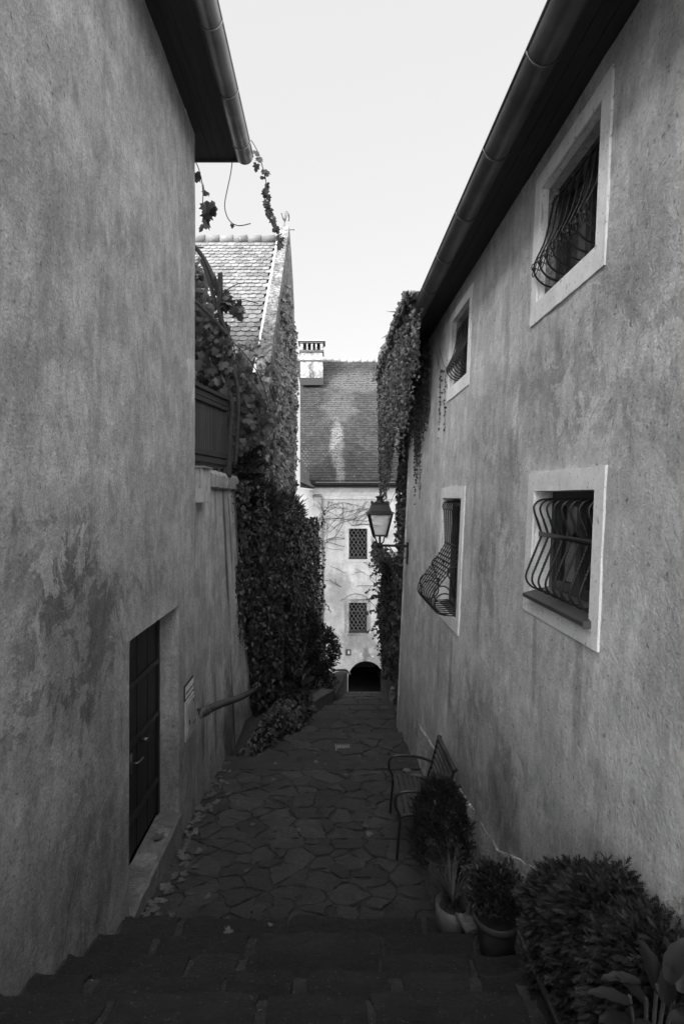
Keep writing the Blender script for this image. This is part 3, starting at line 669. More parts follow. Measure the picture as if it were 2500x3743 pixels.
def window(parent, W, label, lower=False, style='scroll', out=0.0, sh=(.105, .10, .147, .115)):
    a, b_, c, d = W
    # plaster surround around the opening
    A, B_, C_, D_ = a - sh[0], b_ + sh[1], c - sh[2], d + sh[3]
    mbf = MB(); xi = .115
    def bar(u0, u1, z0, z1, w_=.05, x=xi):
        pts = []
        for (xx) in (x, x + w_):
            for (u, z) in ((u0, z0), (u1, z0), (u1, z1), (u0, z1)): pts.append((wr(z) + xx, u, z))
        mbf.add(pts, [(0,1,2,3),(7,6,5,4),(0,4,5,1),(1,5,6,2),(2,6,7,3),(3,7,4,0)])
    fw = .05; m_ = (a + b_) / 2
    bar(a + .002, b_ - .002, c + .002, c + fw); bar(a + .002, b_ - .002, d - fw, d - .002); bar(a + .002, a + fw, c + fw, d - fw); bar(b_ - fw, b_ - .002, c + fw, d - fw)
    bar(m_ - .03, m_ + .03, c + fw, d - fw, .05, xi - .004)
    for (s0, s1) in ((a + fw, m_ - .03), (m_ + .03, b_ - fw)):
        bar(s0, s1, c + fw, c + fw + .045, .03, xi + .012); bar(s0, s1, d - fw - .045, d - fw, .03, xi + .012)
        bar(s0, s0 + .035, c + fw + .045, d - fw - .045, .03, xi + .012); bar(s1 - .035, s1, c + fw + .045, d - fw - .045, .03, xi + .012)
    wd = mbf.build('window', M['window_wood'], parent); wd['label'] = label
    mb = MB(); mb.add([(wr(c) + .155, a, c), (wr(c) + .155, b_, c), (wr(d) + .155, b_, d), (wr(d) + .155, a, d)], [(0, 1, 2, 3)]); mb.build('pane', M['pane'], wd)
    mb = MB(); nn = 24
    vs, fs = grid_mesh(nn, 2, lambda i, j: (wr(c if j == 0 else d) + .185 + .010 * math.sin(i * 1.9), a + (b_ - a) * i / (nn - 1), (c if j == 0 else d))); mb.add(vs, fs)
    mb.add([(wr(c) + .205, a, c), (wr(c) + .205, b_, c), (wr(d) + .205, b_, d), (wr(d) + .205, a, d)], [(0, 1, 2, 3)])
    mb.build('curtain', M['curtain'], wd)
    mb = MB(); pr = -.013
    def ring(u0, u1, z0, z1, x): return [(wr(z) + x + .003 * nz(u, z, 3, 9), u, z) for (u, z) in ((u0, z0), (u1, z0), (u1, z1), (u0, z1))]
    def ringj(u0, u1, z0, z1, x, k=14, j=.004):
        o_ = []
        cs = ((u0, z0), (u1, z0), (u1, z1), (u0, z1))
        for i in range(4):
            p, q2 = cs[i], cs[(i + 1) % 4]
            for s in range(k):
                u = p[0] + (q2[0] - p[0]) * s / k; z = p[1] + (q2[1] - p[1]) * s / k
                o_.append((wr(z) + x, u + j * nz(u, z, 1, 14), z + j * nz(u, z, 5, 14)))
        return o_
    R1 = ringj(A, B_, C_, D_, .01); R2 = ringj(A, B_, C_, D_, pr); R3 = ringj(a - .002, b_ + .002, c - .002, d + .002, pr, j=.002); R4 = ringj(a - .002 + .006, b_ - .006 + .002, c + .004, d - .004, .045, j=.002)
    n_ = len(R1); mb.add(R1 + R2 + R3 + R4, [(r_*n_ + i, r_*n_ + (i+1) % n_, (r_+1)*n_ + (i+1) % n_, (r_+1)*n_ + i) for r_ in range(3) for i in range(n_)])
    mb.build('surround', M['plaster_surround'], wd)
    mb = MB()      # reveal lining
    for (u, sg) in ((a, 1), (b_, -1)):
        mb = MB(); mb.add([(wr(c) + .045, u + sg * .004, c), (wr(d) + .045, u + sg * .004, d), (wr(d) + .115, u + sg * .004, d), (wr(c) + .115, u + sg * .004, c)], [(0, 1, 2, 3)])
        mb.build('reveal', M['plaster_surround'] if lower else M['plaster_plinth'], wd)
    # grille
    g = MB(); sc_ = MB()
    if style == 'scroll':
        n = 8; zt = d - .12 * (d - c); zb = c + .11 * (d - c); zm = (zt + zb) / 2
        for i in range(n):
            u = a + .05 + (b_ - a - .10) * i / (n - 1); x0 = wr(c)
            pr_ = [(x0 + .11, zb), (x0 + .08, zb), (x0 + .02, zb + .02), (x0 - .03, zb + .07), (x0 - .045, zb + .13), (x0 - .03, zb + .19), (x0 + .03, zb + .32), (x0 + .075, zt - .10), (x0 + .10, zt)]
            g.tube(spline([(x, u, z) for (x, z) in pr_], 5), .0062, 6)
            cx, cz = x0 + .118, zt
            sc_.tube([(cx + .024 * math.cos(t_), u, cz + .024 * math.sin(t_)) for t_ in np.linspace(math.pi, -1.2, 9)], .0045, 5)
            for (ox, oz) in ((-.045, .15), (-.04, .10)):
                sc_.tube([(x0 + ox + .0 , u + s_ * .022 + .020 * math.cos(t_), zb + oz + .02 * math.sin(t_)) for s_ in (1,) for t_ in np.linspace(0, 2 * math.pi, 10)], .0035, 5)
                sc_.tube([(x0 + ox + .0 , u - .022 + .020 * math.cos(t_), zb + oz + .02 * math.sin(t_)) for t_ in np.linspace(0, 2 * math.pi, 10)], .0035, 5)
            g.lathe([(.0, -.018), (.012, -.012), (.014, 0), (.012, .012), (0, .018)], (x0 - .045, u, zb + .125), 8)
        g.tube([(wr(c) + .105, a, zb), (wr(c) + .105, b_, zb)], .009, 6)
        g.tube([(wr(c) + .10, a, zt - .01), (wr(c) + .10, b_, zt - .01)], .007, 6)
    else:
        n = 8 if style == 'belly' else 9; H = d - c; zt = d - .055 * H / .69 if style == 'belly' else d - .04; zm = d - .42 * H; zb = c + .045
        o1, o2 = (.035, .05) if style == 'belly' else (.03, .27)
        for i in range(n):
            u = a + .035 + (b_ - a - .06) * i / (n - 1)
            X0 = wr(zt); Xm = wr(zm); Xb = wr(zb)
            up = [(X0 + .105, zt), (X0 + .05, zt + .002), (X0 + .005, zt - .014), (X0 - o1 + .015, zt - .05), (X0 - o1 + .02, zt - .09), (X0 - o1 + .035, zt - .13), (Xm + .035, zm + .03), (Xm + .045, zm)]
            if style == 'belly': lo = [(Xm + .045, zm), (Xm + .035, zm - .03), (Xb - o2 + .022, zb + .13), (Xb - o2 + .004, zb + .08), (Xb - o2 + .004, zb + .045), (Xb - o2 + .025, zb + .01), (Xb + .01, zb - .015), (Xb + .06, zb - .02), (Xb + .105, zb - .02)]
            else: lo = [(Xm + .045, zm), (Xm + .03, zm - .03), (Xm - .07, zm - .20), (Xb - o2 + .045, zb + .25), (Xb - o2 + .005, zb + .16), (Xb - o2 + .005, zb + .10), (Xb - o2 + .05, zb + .035), (Xb - o2 + .12, zb + .0), (Xb - .02, zb - .01), (Xb + .105, zb)]
            g.tube(spline([(x, u, z) for (x, z) in up], 4), .0066, 6); g.tube(spline([(x, u, z) for (x, z) in lo], 4), .0066, 6)
            for (s_, e_) in ((up[5], up[6]), (lo[1], lo[3] if style == 'deep' else lo[2])):   # twisted stretches
                for k in range(10):
                    t_ = .04 + .92 * k / 9; g.lathe([(.005, -.012), (.0080, 0), (.005, .012)], (s_[0] + (e_[0] - s_[0]) * t_, u, s_[1] + (e_[1] - s_[1]) * t_), 6)
        g.beam((wr(zm) + .034, a, zm), (wr(zm) + .034, b_, zm), .008, .030)
        g.beam((wr(zb) + .102, a, zb - .02), (wr(zb) + .102, b_, zb - .02), .02, .02); g.beam((wr(zt) + .10, a, zt), (wr(zt) + .10, b_, zt), .02, .02)
        if style == 'deep':
            for u in (a + .02, b_ - .02):
                x0 = wr(c); q3 = spline([(x0 - .02, u, zm - .22), (x0 - .10, u, zm - .16), (x0 - .13, u, zm - .25), (x0 - .06, u, zm - .33), (x0 + .0, u, zm - .22)][:5], 5)
                S = [(x0 - .02 + .07 * math.cos(t_), u, zm - .26 + .07 * math.sin(t_)) for t_ in np.linspace(-.4, 4.0, 14)]
                S += [(x0 - .02, u, zm - .50), (x0 + .0, u, zb + .28), (x0 - .02, u, zb + .14)]
                sc_.tube(S, .008, 6)
                sc_.tube([(x0 - .15 + .09 * math.cos(t_), u, zb + .22 + .09 * math.sin(t_)) for t_ in np.linspace(.2, 4.2, 14)], .008, 6)
                sc_.tube([(x0 - .12 + .11 * math.cos(t_), u, zb + .12 + .11 * math.sin(t_)) for t_ in np.linspace(.6, 6.6, 20)], .008, 6)
            g.beam((wr(c) - .17, a, zb + .02), (wr(c) - .17, b_, zb + .02), .012, .012)
    gr = g.build('grille', M['iron'], wd, smooth=True)
    if sc_.v: sc_.build('scrollwork', M['iron'], gr, smooth=True)
    if lower:
        mb = MB(); x0 = wr(c)
        if style == 'belly':
            mb.prism([(x0 + .112, a + .003, c + .035), (x0 - .055, a - .03, c - .01), (x0 - .055, b_ + .0, c - .01), (x0 + .112, b_ - .003, c + .035)], (0, 0, .004))
            mb.box((x0 - .058, a - .03, c - .030), (x0 - .052, b_, c - .007))
            mb.box((x0 - .055, a - .032, c - .04), (x0 + .0, a - .028, c + .0))
        else: mb.prism([(x0 + .112, a + .003, c + .03), (x0 - .0, a + .003, c + .012), (x0 - .0, b_ - .003, c + .012), (x0 + .112, b_ - .003, c + .03)], (0, 0, .004))
        mb.build('sill', M['zinc_dark'], wd)
    return wd
window(RH, WA, 'large upper window nearest the viewer with scrolled basket grille')
window(RH, WB, 'small looking upper window farther down with scrolled basket grille')
window(RH, WE, 'farthest upper window half buried in ivy')
window(RH, WD, 'near lower window with waisted bar grille and metal sill', True, 'belly', sh=(.10, .11, .14, .125))
window(RH, WC, 'tall lower window with bulging deep bar grille', True, 'deep', sh=(.12, .10, .14, .13))

# ================================================================== LANTERN
zc = P(1390, 1997, 9.0).z; LYl = 9.05
LA = thing('wall_lantern', 'black iron street lantern on a scrolled wall bracket', 'street lamp', (wr(zc), LYl, zc))
def LP(px, py): return P(px, py, LYl)
mb = MB(); a = LP(1498, 1982); b_ = LP(1497, 2062); xw = wr(a.z) - .012
mb.box((xw - .03, LYl - .03, b_.z), (xw + .016, LYl + .03, a.z)); mb.build('wall_plate', M['iron'], LA, bevel=.004)
mb = MB(); za = LP(1400, 1994).z; xe = LP(1388, 1993).x; mb.beam((xe, LYl, za), (xw - .02, LYl, za - .005), .035, .042); mb.build('arm', M['iron'], LA, bevel=.004)
mb = MB(); mb.lathe([(0, -.055), (.03, -.048), (.047, -.02), (.05, 0), (.045, .025), (.028, .045), (.0, .05)], (xe - .0, LYl, za), 16); mb.build('ball', M['iron'], LA, smooth=True)
mb = MB(); pts = [LP(*p) for p in ((1420, 2006), (1413, 2013), (1407, 2008), (1408, 2000), (1418, 1998), (1428, 2004), (1440, 2022), (1453, 2038), (1466, 2042), (1482, 2038), (1493, 2022), (1492, 2008), (1482, 2001), (1468, 2003), (1463, 2012), (1468, 2022), (1476, 2020), (1478, 2013))]
mb.tube(spline(pts, 4), .007, 6); mb.build('scroll', M['iron'], LA, smooth=True)
cxl = LP(1388, 1900).x
def sq(mb, hw1, z1, hw2, z2):
    c = [(-1, -1), (1, -1), (1, 1), (-1, 1)]
    vs = [(cxl + x * hw1, LYl + y * hw1, z1) for x, y in c] + [(cxl + x * hw2, LYl + y * hw2, z2) for x, y in c]
    mb.add(vs, [(0, 1, 5, 4), (1, 2, 6, 5), (2, 3, 7, 6), (3, 0, 4, 7), (3, 2, 1, 0), (4, 5, 6, 7)])
Z = lambda y: LP(1388, y).z
hb, ht = .105, .195
mb = MB()
for (sx, sy) in ((-1, -1), (1, -1), (1, 1), (-1, 1)):
    mb.beam((cxl + sx * hb, LYl + sy * hb, Z(1960)), (cxl + sx * ht, LYl + sy * ht, Z(1877)), .026, .026)
    mb.tube([(cxl + sx * hb * 1.02, LYl + sy * hb * 1.02, Z(1966)), (cxl + sx * hb, LYl + sy * hb, Z(1956))], .012, 6)
for i in range(4):
    c = [(-1, -1), (1, -1), (1, 1), (-1, 1)]; p, q2 = c[i], c[(i + 1) % 4]
    mb.beam((cxl + p[0] * hb, LYl + p[1] * hb, Z(1957)), (cxl + q2[0] * hb, LYl + q2[1] * hb, Z(1957)), .024, .026)
    mb.beam((cxl + p[0] * ht, LYl + p[1] * ht, Z(1879)), (cxl + q2[0] * ht, LYl + q2[1] * ht, Z(1879)), .024, .03)
mb.build('cage', M['iron'], LA)
mb = MB(); sq(mb, hb - .008, Z(1955), ht - .01, Z(1881)); mb.build('lamp_glass', M['lamp_glass'], LA)
mb = MB(); sq(mb, .238, Z(1876), .232, Z(1873)); sq(mb, .232, Z(1873), .185, Z(1868)); sq(mb, .185, Z(1868), .142, Z(1843)); sq(mb, .15, Z(1843), .15, Z(1839))
mb.build('hood', M['iron'], LA)
mb = MB(); k_ = (Z(1810) - Z(1839)); mb.lathe([(.11, 0), (.10, .12 * k_), (.06, .3 * k_), (.052, .42 * k_), (.058, .5 * k_), (.05, .56 * k_), (.06, .66 * k_), (.085, .74 * k_), (.082, .82 * k_), (.045, .92 * k_), (.0, k_)], (cxl, LYl, Z(1839)), 20)
for (sx, sy) in ((-1, -1), (1, -1), (1, 1), (-1, 1)): mb.lathe([(.012, 0), (.016, .02), (.008, .035), (.0, .045)], (cxl + sx * .135, LYl + sy * .135, Z(1839)), 8)
mb.build('finial', M['iron'], LA, smooth=True)
mb = MB()
for s in (-1, 1):
    mb.tube(spline([(cxl + s * hb * .85, LYl, Z(1960)), (cxl + s * .07, LYl, Z(1972)), (cxl + s * .062, LYl, Z(1980)), (cxl + s * .03, LYl, Z(1987)), (xe, LYl, Z(1990))], 4), .012, 8)
    mb.tube(spline([(cxl, LYl + s * hb * .85, Z(1960)), (cxl, LYl + s * .07, Z(1972)), (cxl, LYl + s * .062, Z(1980)), (cxl, LYl + s * .03, Z(1987)), (xe, LYl, Z(1990))], 4), .012, 8)
mb.build('yoke', M['iron'], LA, smooth=True)
mb = MB(); mb.tube([LP(1423, 1846), P(1452, 1782, 9.6), P(1478, 1720, 10.2)], .005, 5); o = mb.build('power_cable', M['iron']); props(o, 'thin dark cable slanting from the lantern hood up to the ivy', 'cable')

# ================================================================== BACK HOUSE
YB = 22.0
BH = thing('back_house', 'pale house closing the lane with steep dark tiled roof and arched passage', 'house', (1, YB, -8.5))
def PB(px, py, dy=0): return P(px, py, YB + dy)
# facade with rectangular holes and an arch
ax0, ax1 = PB(1272, 0).x, PB(1403, 0).x; acx = (ax0 + ax1) / 2; ar = (ax1 - ax0) / 2; atop = PB(0, 2417).z; asp = atop - ar
fx0, fx1 = -.70, 7.0; fz1 = PB(0, 1772).z
mb = MB()
hs = []
for (x0, x1, y0, y1) in ((1275, 1342, 1932, 2040), (1275, 1341, 2203, 2309)): hs.append((PB(x0, 0).x, PB(x1, 0).x, PB(0, y1).z, PB(0, y0).z))
xs = lines(fx0, fx1, .4, [h[0] for h in hs] + [h[1] for h in hs] + [ax0, ax1] + [acx + ar * math.cos(math.pi * k / 20) for k in range(21)])
zs = lines(-HB - .6, fz1, .4, [h[2] for h in hs] + [h[3] for h in hs] + [atop, asp])
def skipf(i, j):
    x = (xs[i] + xs[i + 1]) / 2; z = (zs[j] + zs[j + 1]) / 2
    return any(h[0] < x < h[1] and h[2] < z < h[3] for h in hs) or (ax0 < x < ax1 and z < atop)
vs, fs = grid_mesh(len(xs), len(zs), lambda i, j: (xs[i], YB, zs[j]), skipf); mb.add(vs, fs)
for k in range(20):
    p = (acx + ar * math.cos(math.pi * k / 20), asp + ar * math.sin(math.pi * k / 20)); q2 = (acx + ar * math.cos(math.pi * (k + 1) / 20), asp + ar * math.sin(math.pi * (k + 1) / 20))
    mb.add([(p[0], YB, p[1]), (q2[0], YB, q2[1]), (q2[0], YB, atop), (p[0], YB, atop)], [(0, 1, 2, 3)])
    mb.add([(p[0], YB, p[1]), (q2[0], YB, q2[1]), (q2[0], YB + .5, q2[1]), (p[0], YB + .5, p[1])], [(0, 1, 2, 3)])
for h in hs:
    r_ = [(h[0], h[2]), (h[1], h[2]), (h[1], h[3]), (h[0], h[3])]
    for i in range(4):
        p, q2 = r_[i], r_[(i + 1) % 4]; mb.add([(p[0], YB, p[1]), (q2[0], YB, q2[1]), (q2[0], YB + .2, q2[1]), (p[0], YB + .2, p[1])], [(0, 1, 2, 3)])
for x in (ax0, ax1): mb.add([(x, YB, -HB - .6), (x, YB, asp), (x, YB + .5, asp), (x, YB + .5, -HB - .6)], [(0, 1, 2, 3)])
mb.box((-.695, YB + .502, -HB - .6), (ax0 - .3, YB + 9, fz1 - .02)); mb.box((ax1 + .3, YB + .502, -HB - .6), (fx1, YB + 9, fz1 - .02))
mb.box((ax0 - .298, YB + .502, atop + .2), (ax1 + .298, YB + 9, fz1 - .02))
mb.build('wall', M['plaster_back'], BH)
mb = MB(); mb.box((ax0 - .25, YB + .5, -HB - .5), (ax0 - .02, YB + 5, atop + .1)); mb.box((ax1 + .02, YB + .5, -HB - .5), (ax1 + .25, YB + 5, atop + .1)); mb.box((ax0 - .25, YB + 4.6, -HB - .5), (ax1 + .25, YB + 5.0, atop + .1)); mb.box((ax0 - .25, YB + .51, atop + .02), (ax1 + .25, YB + 5, atop + .15))
mb.build('passage', M['rough_stone'], BH)
for k, h in enumerate(hs):
    wmat = M['plaster_white'] if k == 0 else M['surround_worn']
    mb = MB(); x0, x1, z0, z1 = h; y = YB + .14; t_ = .05
    mb.box((x0 + .002, y, z0 + .002), (x1 - .002, y + .04, z0 + t_)); mb.box((x0 + .002, y, z1 - t_), (x1 - .002, y + .04, z1 - .002)); mb.box((x0 + .002, y, z0 + t_), (x0 + t_, y + .04, z1 - t_)); mb.box((x1 - t_, y, z0 + t_), (x1 - .002, y + .04, z1 - t_))
    mb.box(((x0 + x1) / 2 - .02, y, z0 + t_), ((x0 + x1) / 2 + .02, y + .04, z1 - t_)); zt = z0 + (z1 - z0) * .68; mb.box((x0 + t_, y - .005, zt - .04), (x1 - t_, y + .03, zt + .04))
    for f_ in (.2, .4): mb.box((x0 + t_, y + .01, z0 + (z1 - z0) * f_ - .008), (x1 - t_, y + .03, z0 + (z1 - z0) * f_ + .008))
    wd = mb.build('window', M['window_wood'], BH); wd['label'] = ('upper' if k == 0 else 'lower') + ' lattice window with pale surround'
    mb = MB(); mb.box((x0 + .01, y + .03, z0 + .01), (x1 - .01, y + .036, z1 - .01)); mb.build('pane', M['pane'], wd)
    mb = MB(); e = .165
    sr = [(x0 - e, x1 + e, z1 + .003, z1 + e * .95), (x0 - e, x1 + e, z0 - e * .95, z0 - .003), (x0 - e, x0 - .002, z0 - .003, z1 + .003), (x1 + .002, x1 + e, z0 - .003, z1 + .003)]
    for (a, b_, c, d) in sr: mb.box((a, YB - .022, c), (b_, YB - .002, d))
    mb.build('surround', wmat, wd)
    mb = MB(); mb.box((x0 - .01, YB - .05, z0 - .03), (x1 + .01, YB + .12, z0 + .012)); mb.build('sill', M['window_wood'], wd)
    mb = MB(); nx_ = 4.5; cw = (x1 - x0) / nx_; rh = cw * 1.55; yy = YB + .02      # ogee lattice
    for c in range(0, 11):
        for s in ((-1, 1)[c % 2],):
            pts = []
            zz = z0; ph = 0
            for j in range(64):
                z = z0 + (z1 - z0) * j / 63; v = (z - z0) / rh
                x = min(x1 - .012, max(x0 + .012, x0 + cw * .5 * c + s * cw * .23 * math.cos(math.pi * 2 * v)))
                pts.append((x, z))
            run = [(x, yy + .004 * s, z) for (x, z) in pts]
            mb.tube(run, .012, 4, cap=False)
    mb.build('grille', M['iron_wire'], wd)
# cornice, gutter, downpipe
mb = MB(); zc0 = PB(0, 1827).z
vs = [(0, PB(0, 1827).z), (-.05, PB(0, 1825).z), (-.05, PB(0, 1820).z), (-.03, PB(0, 1815).z), (-.04, PB(0, 1800).z), (-.10, PB(0, 1792).z), (-.16, PB(0, 1788).z), (-.16, PB(0, 1783).z), (0, PB(0, 1783).z)]
mb.prism([(-.70, YB + y, z) for (y, z) in vs], (7.7, 0, 0)); mb.build('cornice', M['plaster_white'], BH)
mb = MB(); mb.box((-.95, YB - .30, PB(0, 1782).z), (7, YB, PB(0, 1776).z)); mb.box((-.95, YB - .32, PB(0, 1776).z), (7, YB - .27, PB(0, 1764).z)); mb.build('eave_board', M['soffit'], BH)
mb = MB(); zg = PB(0, 1765).z; n = 10
vs = []
for x in (-.85, 7.):
    vs += [(x, YB - .40 + .09 * math.cos(math.pi + math.pi * k / n), zg + .09 * math.sin(math.pi + math.pi * k / n)) for k in range(n + 1)]
mb.add(vs, [(k, k + 1, n + 2 + k, n + 1 + k) for k in range(n)]); mb.tube([(-.85, YB - .49, zg), (7, YB - .49, zg)], .012, 6)
gt = mb.build('gutter', M['pipe'], BH, smooth=True)
for i in range(9):
    mb = MB(); x = -.3 + i * .78; mb.tube([(x, YB - .40 + .095 * math.cos(math.pi + math.pi * k / 8), zg + .095 * math.sin(math.pi + math.pi * k / 8)) for k in range(9)], .01, 5); mb.build('gutter_bracket', M['iron'], gt)
mb = MB(); pts = [PB(1146, 1811, -.12), PB(1172, 1811, -.12), PB(1179, 1815, -.12), PB(1181, 1825, -.12), PB(1181, 2100, -.12), PB(1180, 2330, -.12), PB(1182, 2325, -.12)]
mb.tube(pts[:6], .052, 10)
for y in (1825, 1940, 2020, 2140, 2230, 2322): a = PB(1181, y, -.12); mb.tube([a - Vector((0, 0, .02)), a + Vector((0, 0, .02))], .066, 10)
mb.tube([PB(1168, 2028, -.1), PB(1182, 2028, -.1)], .03, 8)
mb.build('downpipe', M['zinc'], BH, smooth=True)
# roof
zr0 = PB(0, 1758).z; Ye = YB - .38; Yr = 27.2; zr = (VY - 1322) * Yr / F
mb = MB(); mb.prism([(-.9, Ye, zr0), (-.9, Ye, zr0 - .06), (-.9, Yr, zr - .06), (-.9, Yr + 5, zr - 6), (-.9, Yr, zr)], (7.9, 0, 0))
# wider part of the roof beyond the near gable
mb.prism([(-4.5, Ye + 1.5, zr0 + 1.6), (-4.5, Ye + 1.5, zr0 + 1.5), (-4.5, Yr, zr - .06), (-4.5, Yr, zr)], (3.6, 0, 0))
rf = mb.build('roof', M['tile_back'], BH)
mb = MB(); sl_ = Vector((0, Yr - Ye, zr - zr0)); tile_roof(mb, (-1.75, Ye, zr0), (1, 0, 0), sl_, 6.6, sl_.length - .1, .17, .15, .003, .012, False, 1.5)
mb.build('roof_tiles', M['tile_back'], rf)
mb = MB()
for i in range(22):
    x = -2 + i * .36; mb.tube([(x, Yr, zr + .02 + .01 * (i % 2)), (x + .37, Yr, zr + .035 + .01 * (i % 2))], [.10, .12], 10)
mb.build('ridge_tile', M['ridge'], rf, smooth=True)
mb = MB(); mb.prism([(-1.25, Ye + .25, zr0 + .75), (-1.25, Ye - .2, zr0 - .25), (-.62, Ye + .02, zr0 + .0), (-.62, Ye + .05, zr0 + .1)], (.0, .02, .05))
# short angled wall between the gable house and the facade
m2 = MB(); m2.prism([(-1.30, 20.7, -9), (-.70, YB + .0, -9), (-.70, YB + .5, -9), (-1.6, 21.5, -9)], (0, 0, 9 + PB(0, 1790).z)); m2.build('angled_wall', M['plaster_white'], BH)
m2 = MB(); zz = PB(0, 1786).z
m2.add([(-1.42, 20.4, zz + .35), (-.62, YB - .42, zz + .02), (-.62, YB + .2, zz + .35), (-1.5, 21.2, zz + 1.5)], [(0, 1, 2, 3)]); m2.add([(-1.42, 20.4, zz + .35), (-.62, YB - .42, zz + .02), (-.70, YB, zz - .02), (-1.35, 20.7, zz + .05)], [(0, 1, 2, 3)])
m2.build('eave_corner', M['tile_dark'], BH)
# chimney
Yc = 25.6; c0 = P(1098, 0, Yc).x; c1 = P(1180, 0, Yc).x; Zc = lambda y: P(0, y, Yc).z
mb = MB(); mb.box((c0, Yc, Zc(1400)), (c1, Yc + .8, Zc(1320))); mb.box((c0 + .01, Yc + .01, Zc(1316)), (c1 - .01, Yc + .79, Zc(1286)))
ch = mb.build('chimney', M['plaster_chimney'], BH)
mb = MB()
for (y0, y1, e) in ((1321, 1315, .035), (1287, 1280, .045), (1254, 1249, .04)): mb.box((c0 - e, Yc - e, Zc(y0)), (c1 + e, Yc + .8 + e, Zc(y1)))
mb.build('chimney_band', M['rough_stone'], ch)
mb = MB()
for i, w_ in enumerate((.13, .07, .09, .07, .13)):
    x = c0 + .0 + [0, .30, .52, .74, (c1 - c0) - .13][i]; mb.box((x, Yc + .02, Zc(1280)), (x + w_, Yc + .12, Zc(1254))); mb.box((x, Yc + .68, Zc(1280)), (x + w_, Yc + .78, Zc(1254)))
mb.build('chimney_post', M['plaster_chimney'], ch)
mb = MB(); mb.box((c0 + .1, Yc + .35, Zc(1281)), (c1 - .1, Yc + .4, Zc(1254))); mb.build('flue', M['soffit'], ch)
mb = MB(); mb.prism([(c0 - .12, Yc - .1, Zc(1248)), (c0 - .12, Yc + .4, Zc(1231)), (c0 - .12, Yc + .9, Zc(1248))], (c1 - c0 + .24, 0, 0)); mb.build('chimney_cap', M['ridge'], ch)
mb = MB(); mb.box((c0 - .02, Yc - .05, Zc(1408)), (c1 + .04, Yc + .0, Zc(1381))); mb.build('flashing', M['soffit'], ch)
# plaque, box and relief on the facade
o = MB().box((PB(1264, 0).x, YB - .04, PB(0, 2395).z), (PB(1283, 0).x, YB, PB(0, 2373).z)).build('wall_plaque', M['rough_stone']); 
mb = MB(); mb.lathe([(.0, -.07), (.05, -.05), (.055, .0), (.03, .04), (.035, .06), (0, .085)], (PB(1274, 0).x, YB - .045, PB(0, 2384).z), 8, 1, .4)
r_ = mb.build('relief', M['plaster_white'], o, smooth=True); props(o, 'small square relief plaque on the pale facade left of the arch', 'plaque')
o = MB().box((PB(1357, 0).x, YB - .05, PB(0, 2404).z), (PB(1365, 0).x, YB, PB(0, 2397).z)).build('alarm_box', M['plaster_white'], bevel=.01); props(o, 'tiny white box with dark dot above the arch right shoulder', 'box')
MB().box((PB(1361, 0).x - .01, YB - .054, PB(0, 2402).z), (PB(1361, 0).x + .012, YB - .051, PB(0, 2400).z)).build('lens', M['iron'], o)
mb = MB(); a = PB(1184, 2326, -.25); b_ = PB(1224, 2324, -.25); mb.tube([a, b_], .045, 10); mb.tube([b_, b_ + Vector((.02, .25, .02))], .045, 10); o = mb.build('metal_pipe', M['zinc_bright'], smooth=True); props(o, 'short bright metal pipe sticking out level beside the downpipe foot', 'pipe')

# ================================================================== LEFT GABLE HOUSE
GH = thing('gable_house', 'ivy covered gable house on the left with sunlit pale tiled roof', 'house', (-1.5, 14, -6))
gp = [(10.2, -7.), (10.2, 2.5), (14.9, 7.55), (15.2, 7.9), (15.55, 7.85), (16.8, 7.04), (17.4, 6.3), (17.4, -9)]
def roughprism(poly, x0, x1, mname, name, parent, amp=.03):
    out = []
    for i in range(len(poly)):
        a = Vector((0, *poly[i])); b2 = Vector((0, *poly[(i + 1) % len(poly)])); k = max(1, int((b2 - a).length / .22))
        for s in range(k): p = a.lerp(b2, s / k); out.append((x0, p.y + amp * nz(p.y, p.z, 1, 2), p.z + amp * nz(p.y, p.z, 5, 2)))
    mb = MB(); mb.prism(out, (x1 - x0, 0, 0)); return mb.build(name, M[mname], parent)
roughprism(gp, -1.46, -1.20, 'rough_gable', 'gable_wall', GH)
roughprism([(17.41, -9), (17.41, 6.25), (17.8, 5.8), (18.8, 4.65), (20.9, 4.5), (20.9, -9)], -1.6, -1.205, 'plaster_white', 'side_wall', GH, .0)
MB().box((-6.5, 10.45, -7), (-1.47, 17.4, 2.0)).build('wall', M['rough_gable'], GH)
e0 = Vector((0, 10.0, 2.05)); e1 = Vector((0, 14.95, 7.38))
mb = MB(); mb.prism([(-6.5, 10.0, 2.0), (-6.5, 14.95, 7.33), (-6.5, 19.9, 2.0)], (5.0, 0, 0)); rf = mb.build('roof', M['tile_left'], GH)
mb = MB(); tile_roof(mb, (-6.5, e0.y, e0.z + .0), (1, 0, 0), e1 - e0, 5.05, (e1 - e0).length - .1, .185, .195, .007, .02, True, 1.35); mb.build('roof_tiles', M['tile_left'], rf)
mb = MB()
for i in range(13):
    x = -6.4 + i * .40; mb.tube([(x, 14.97, 7.38), (x + .42, 14.97, 7.395)], [.11, .135], 10)
mb.build('ridge_tile', M['tile_left'], rf, smooth=True)
mb = MB(); mb.prism([(-1.52, 10.0, 2.1), (-1.52, 14.95, 7.45), (-1.52, 14.95, 7.52), (-1.52, 10.0, 2.2)], (.06, 0, 0)); mb.build('flashing', M['plaster_white'], rf)
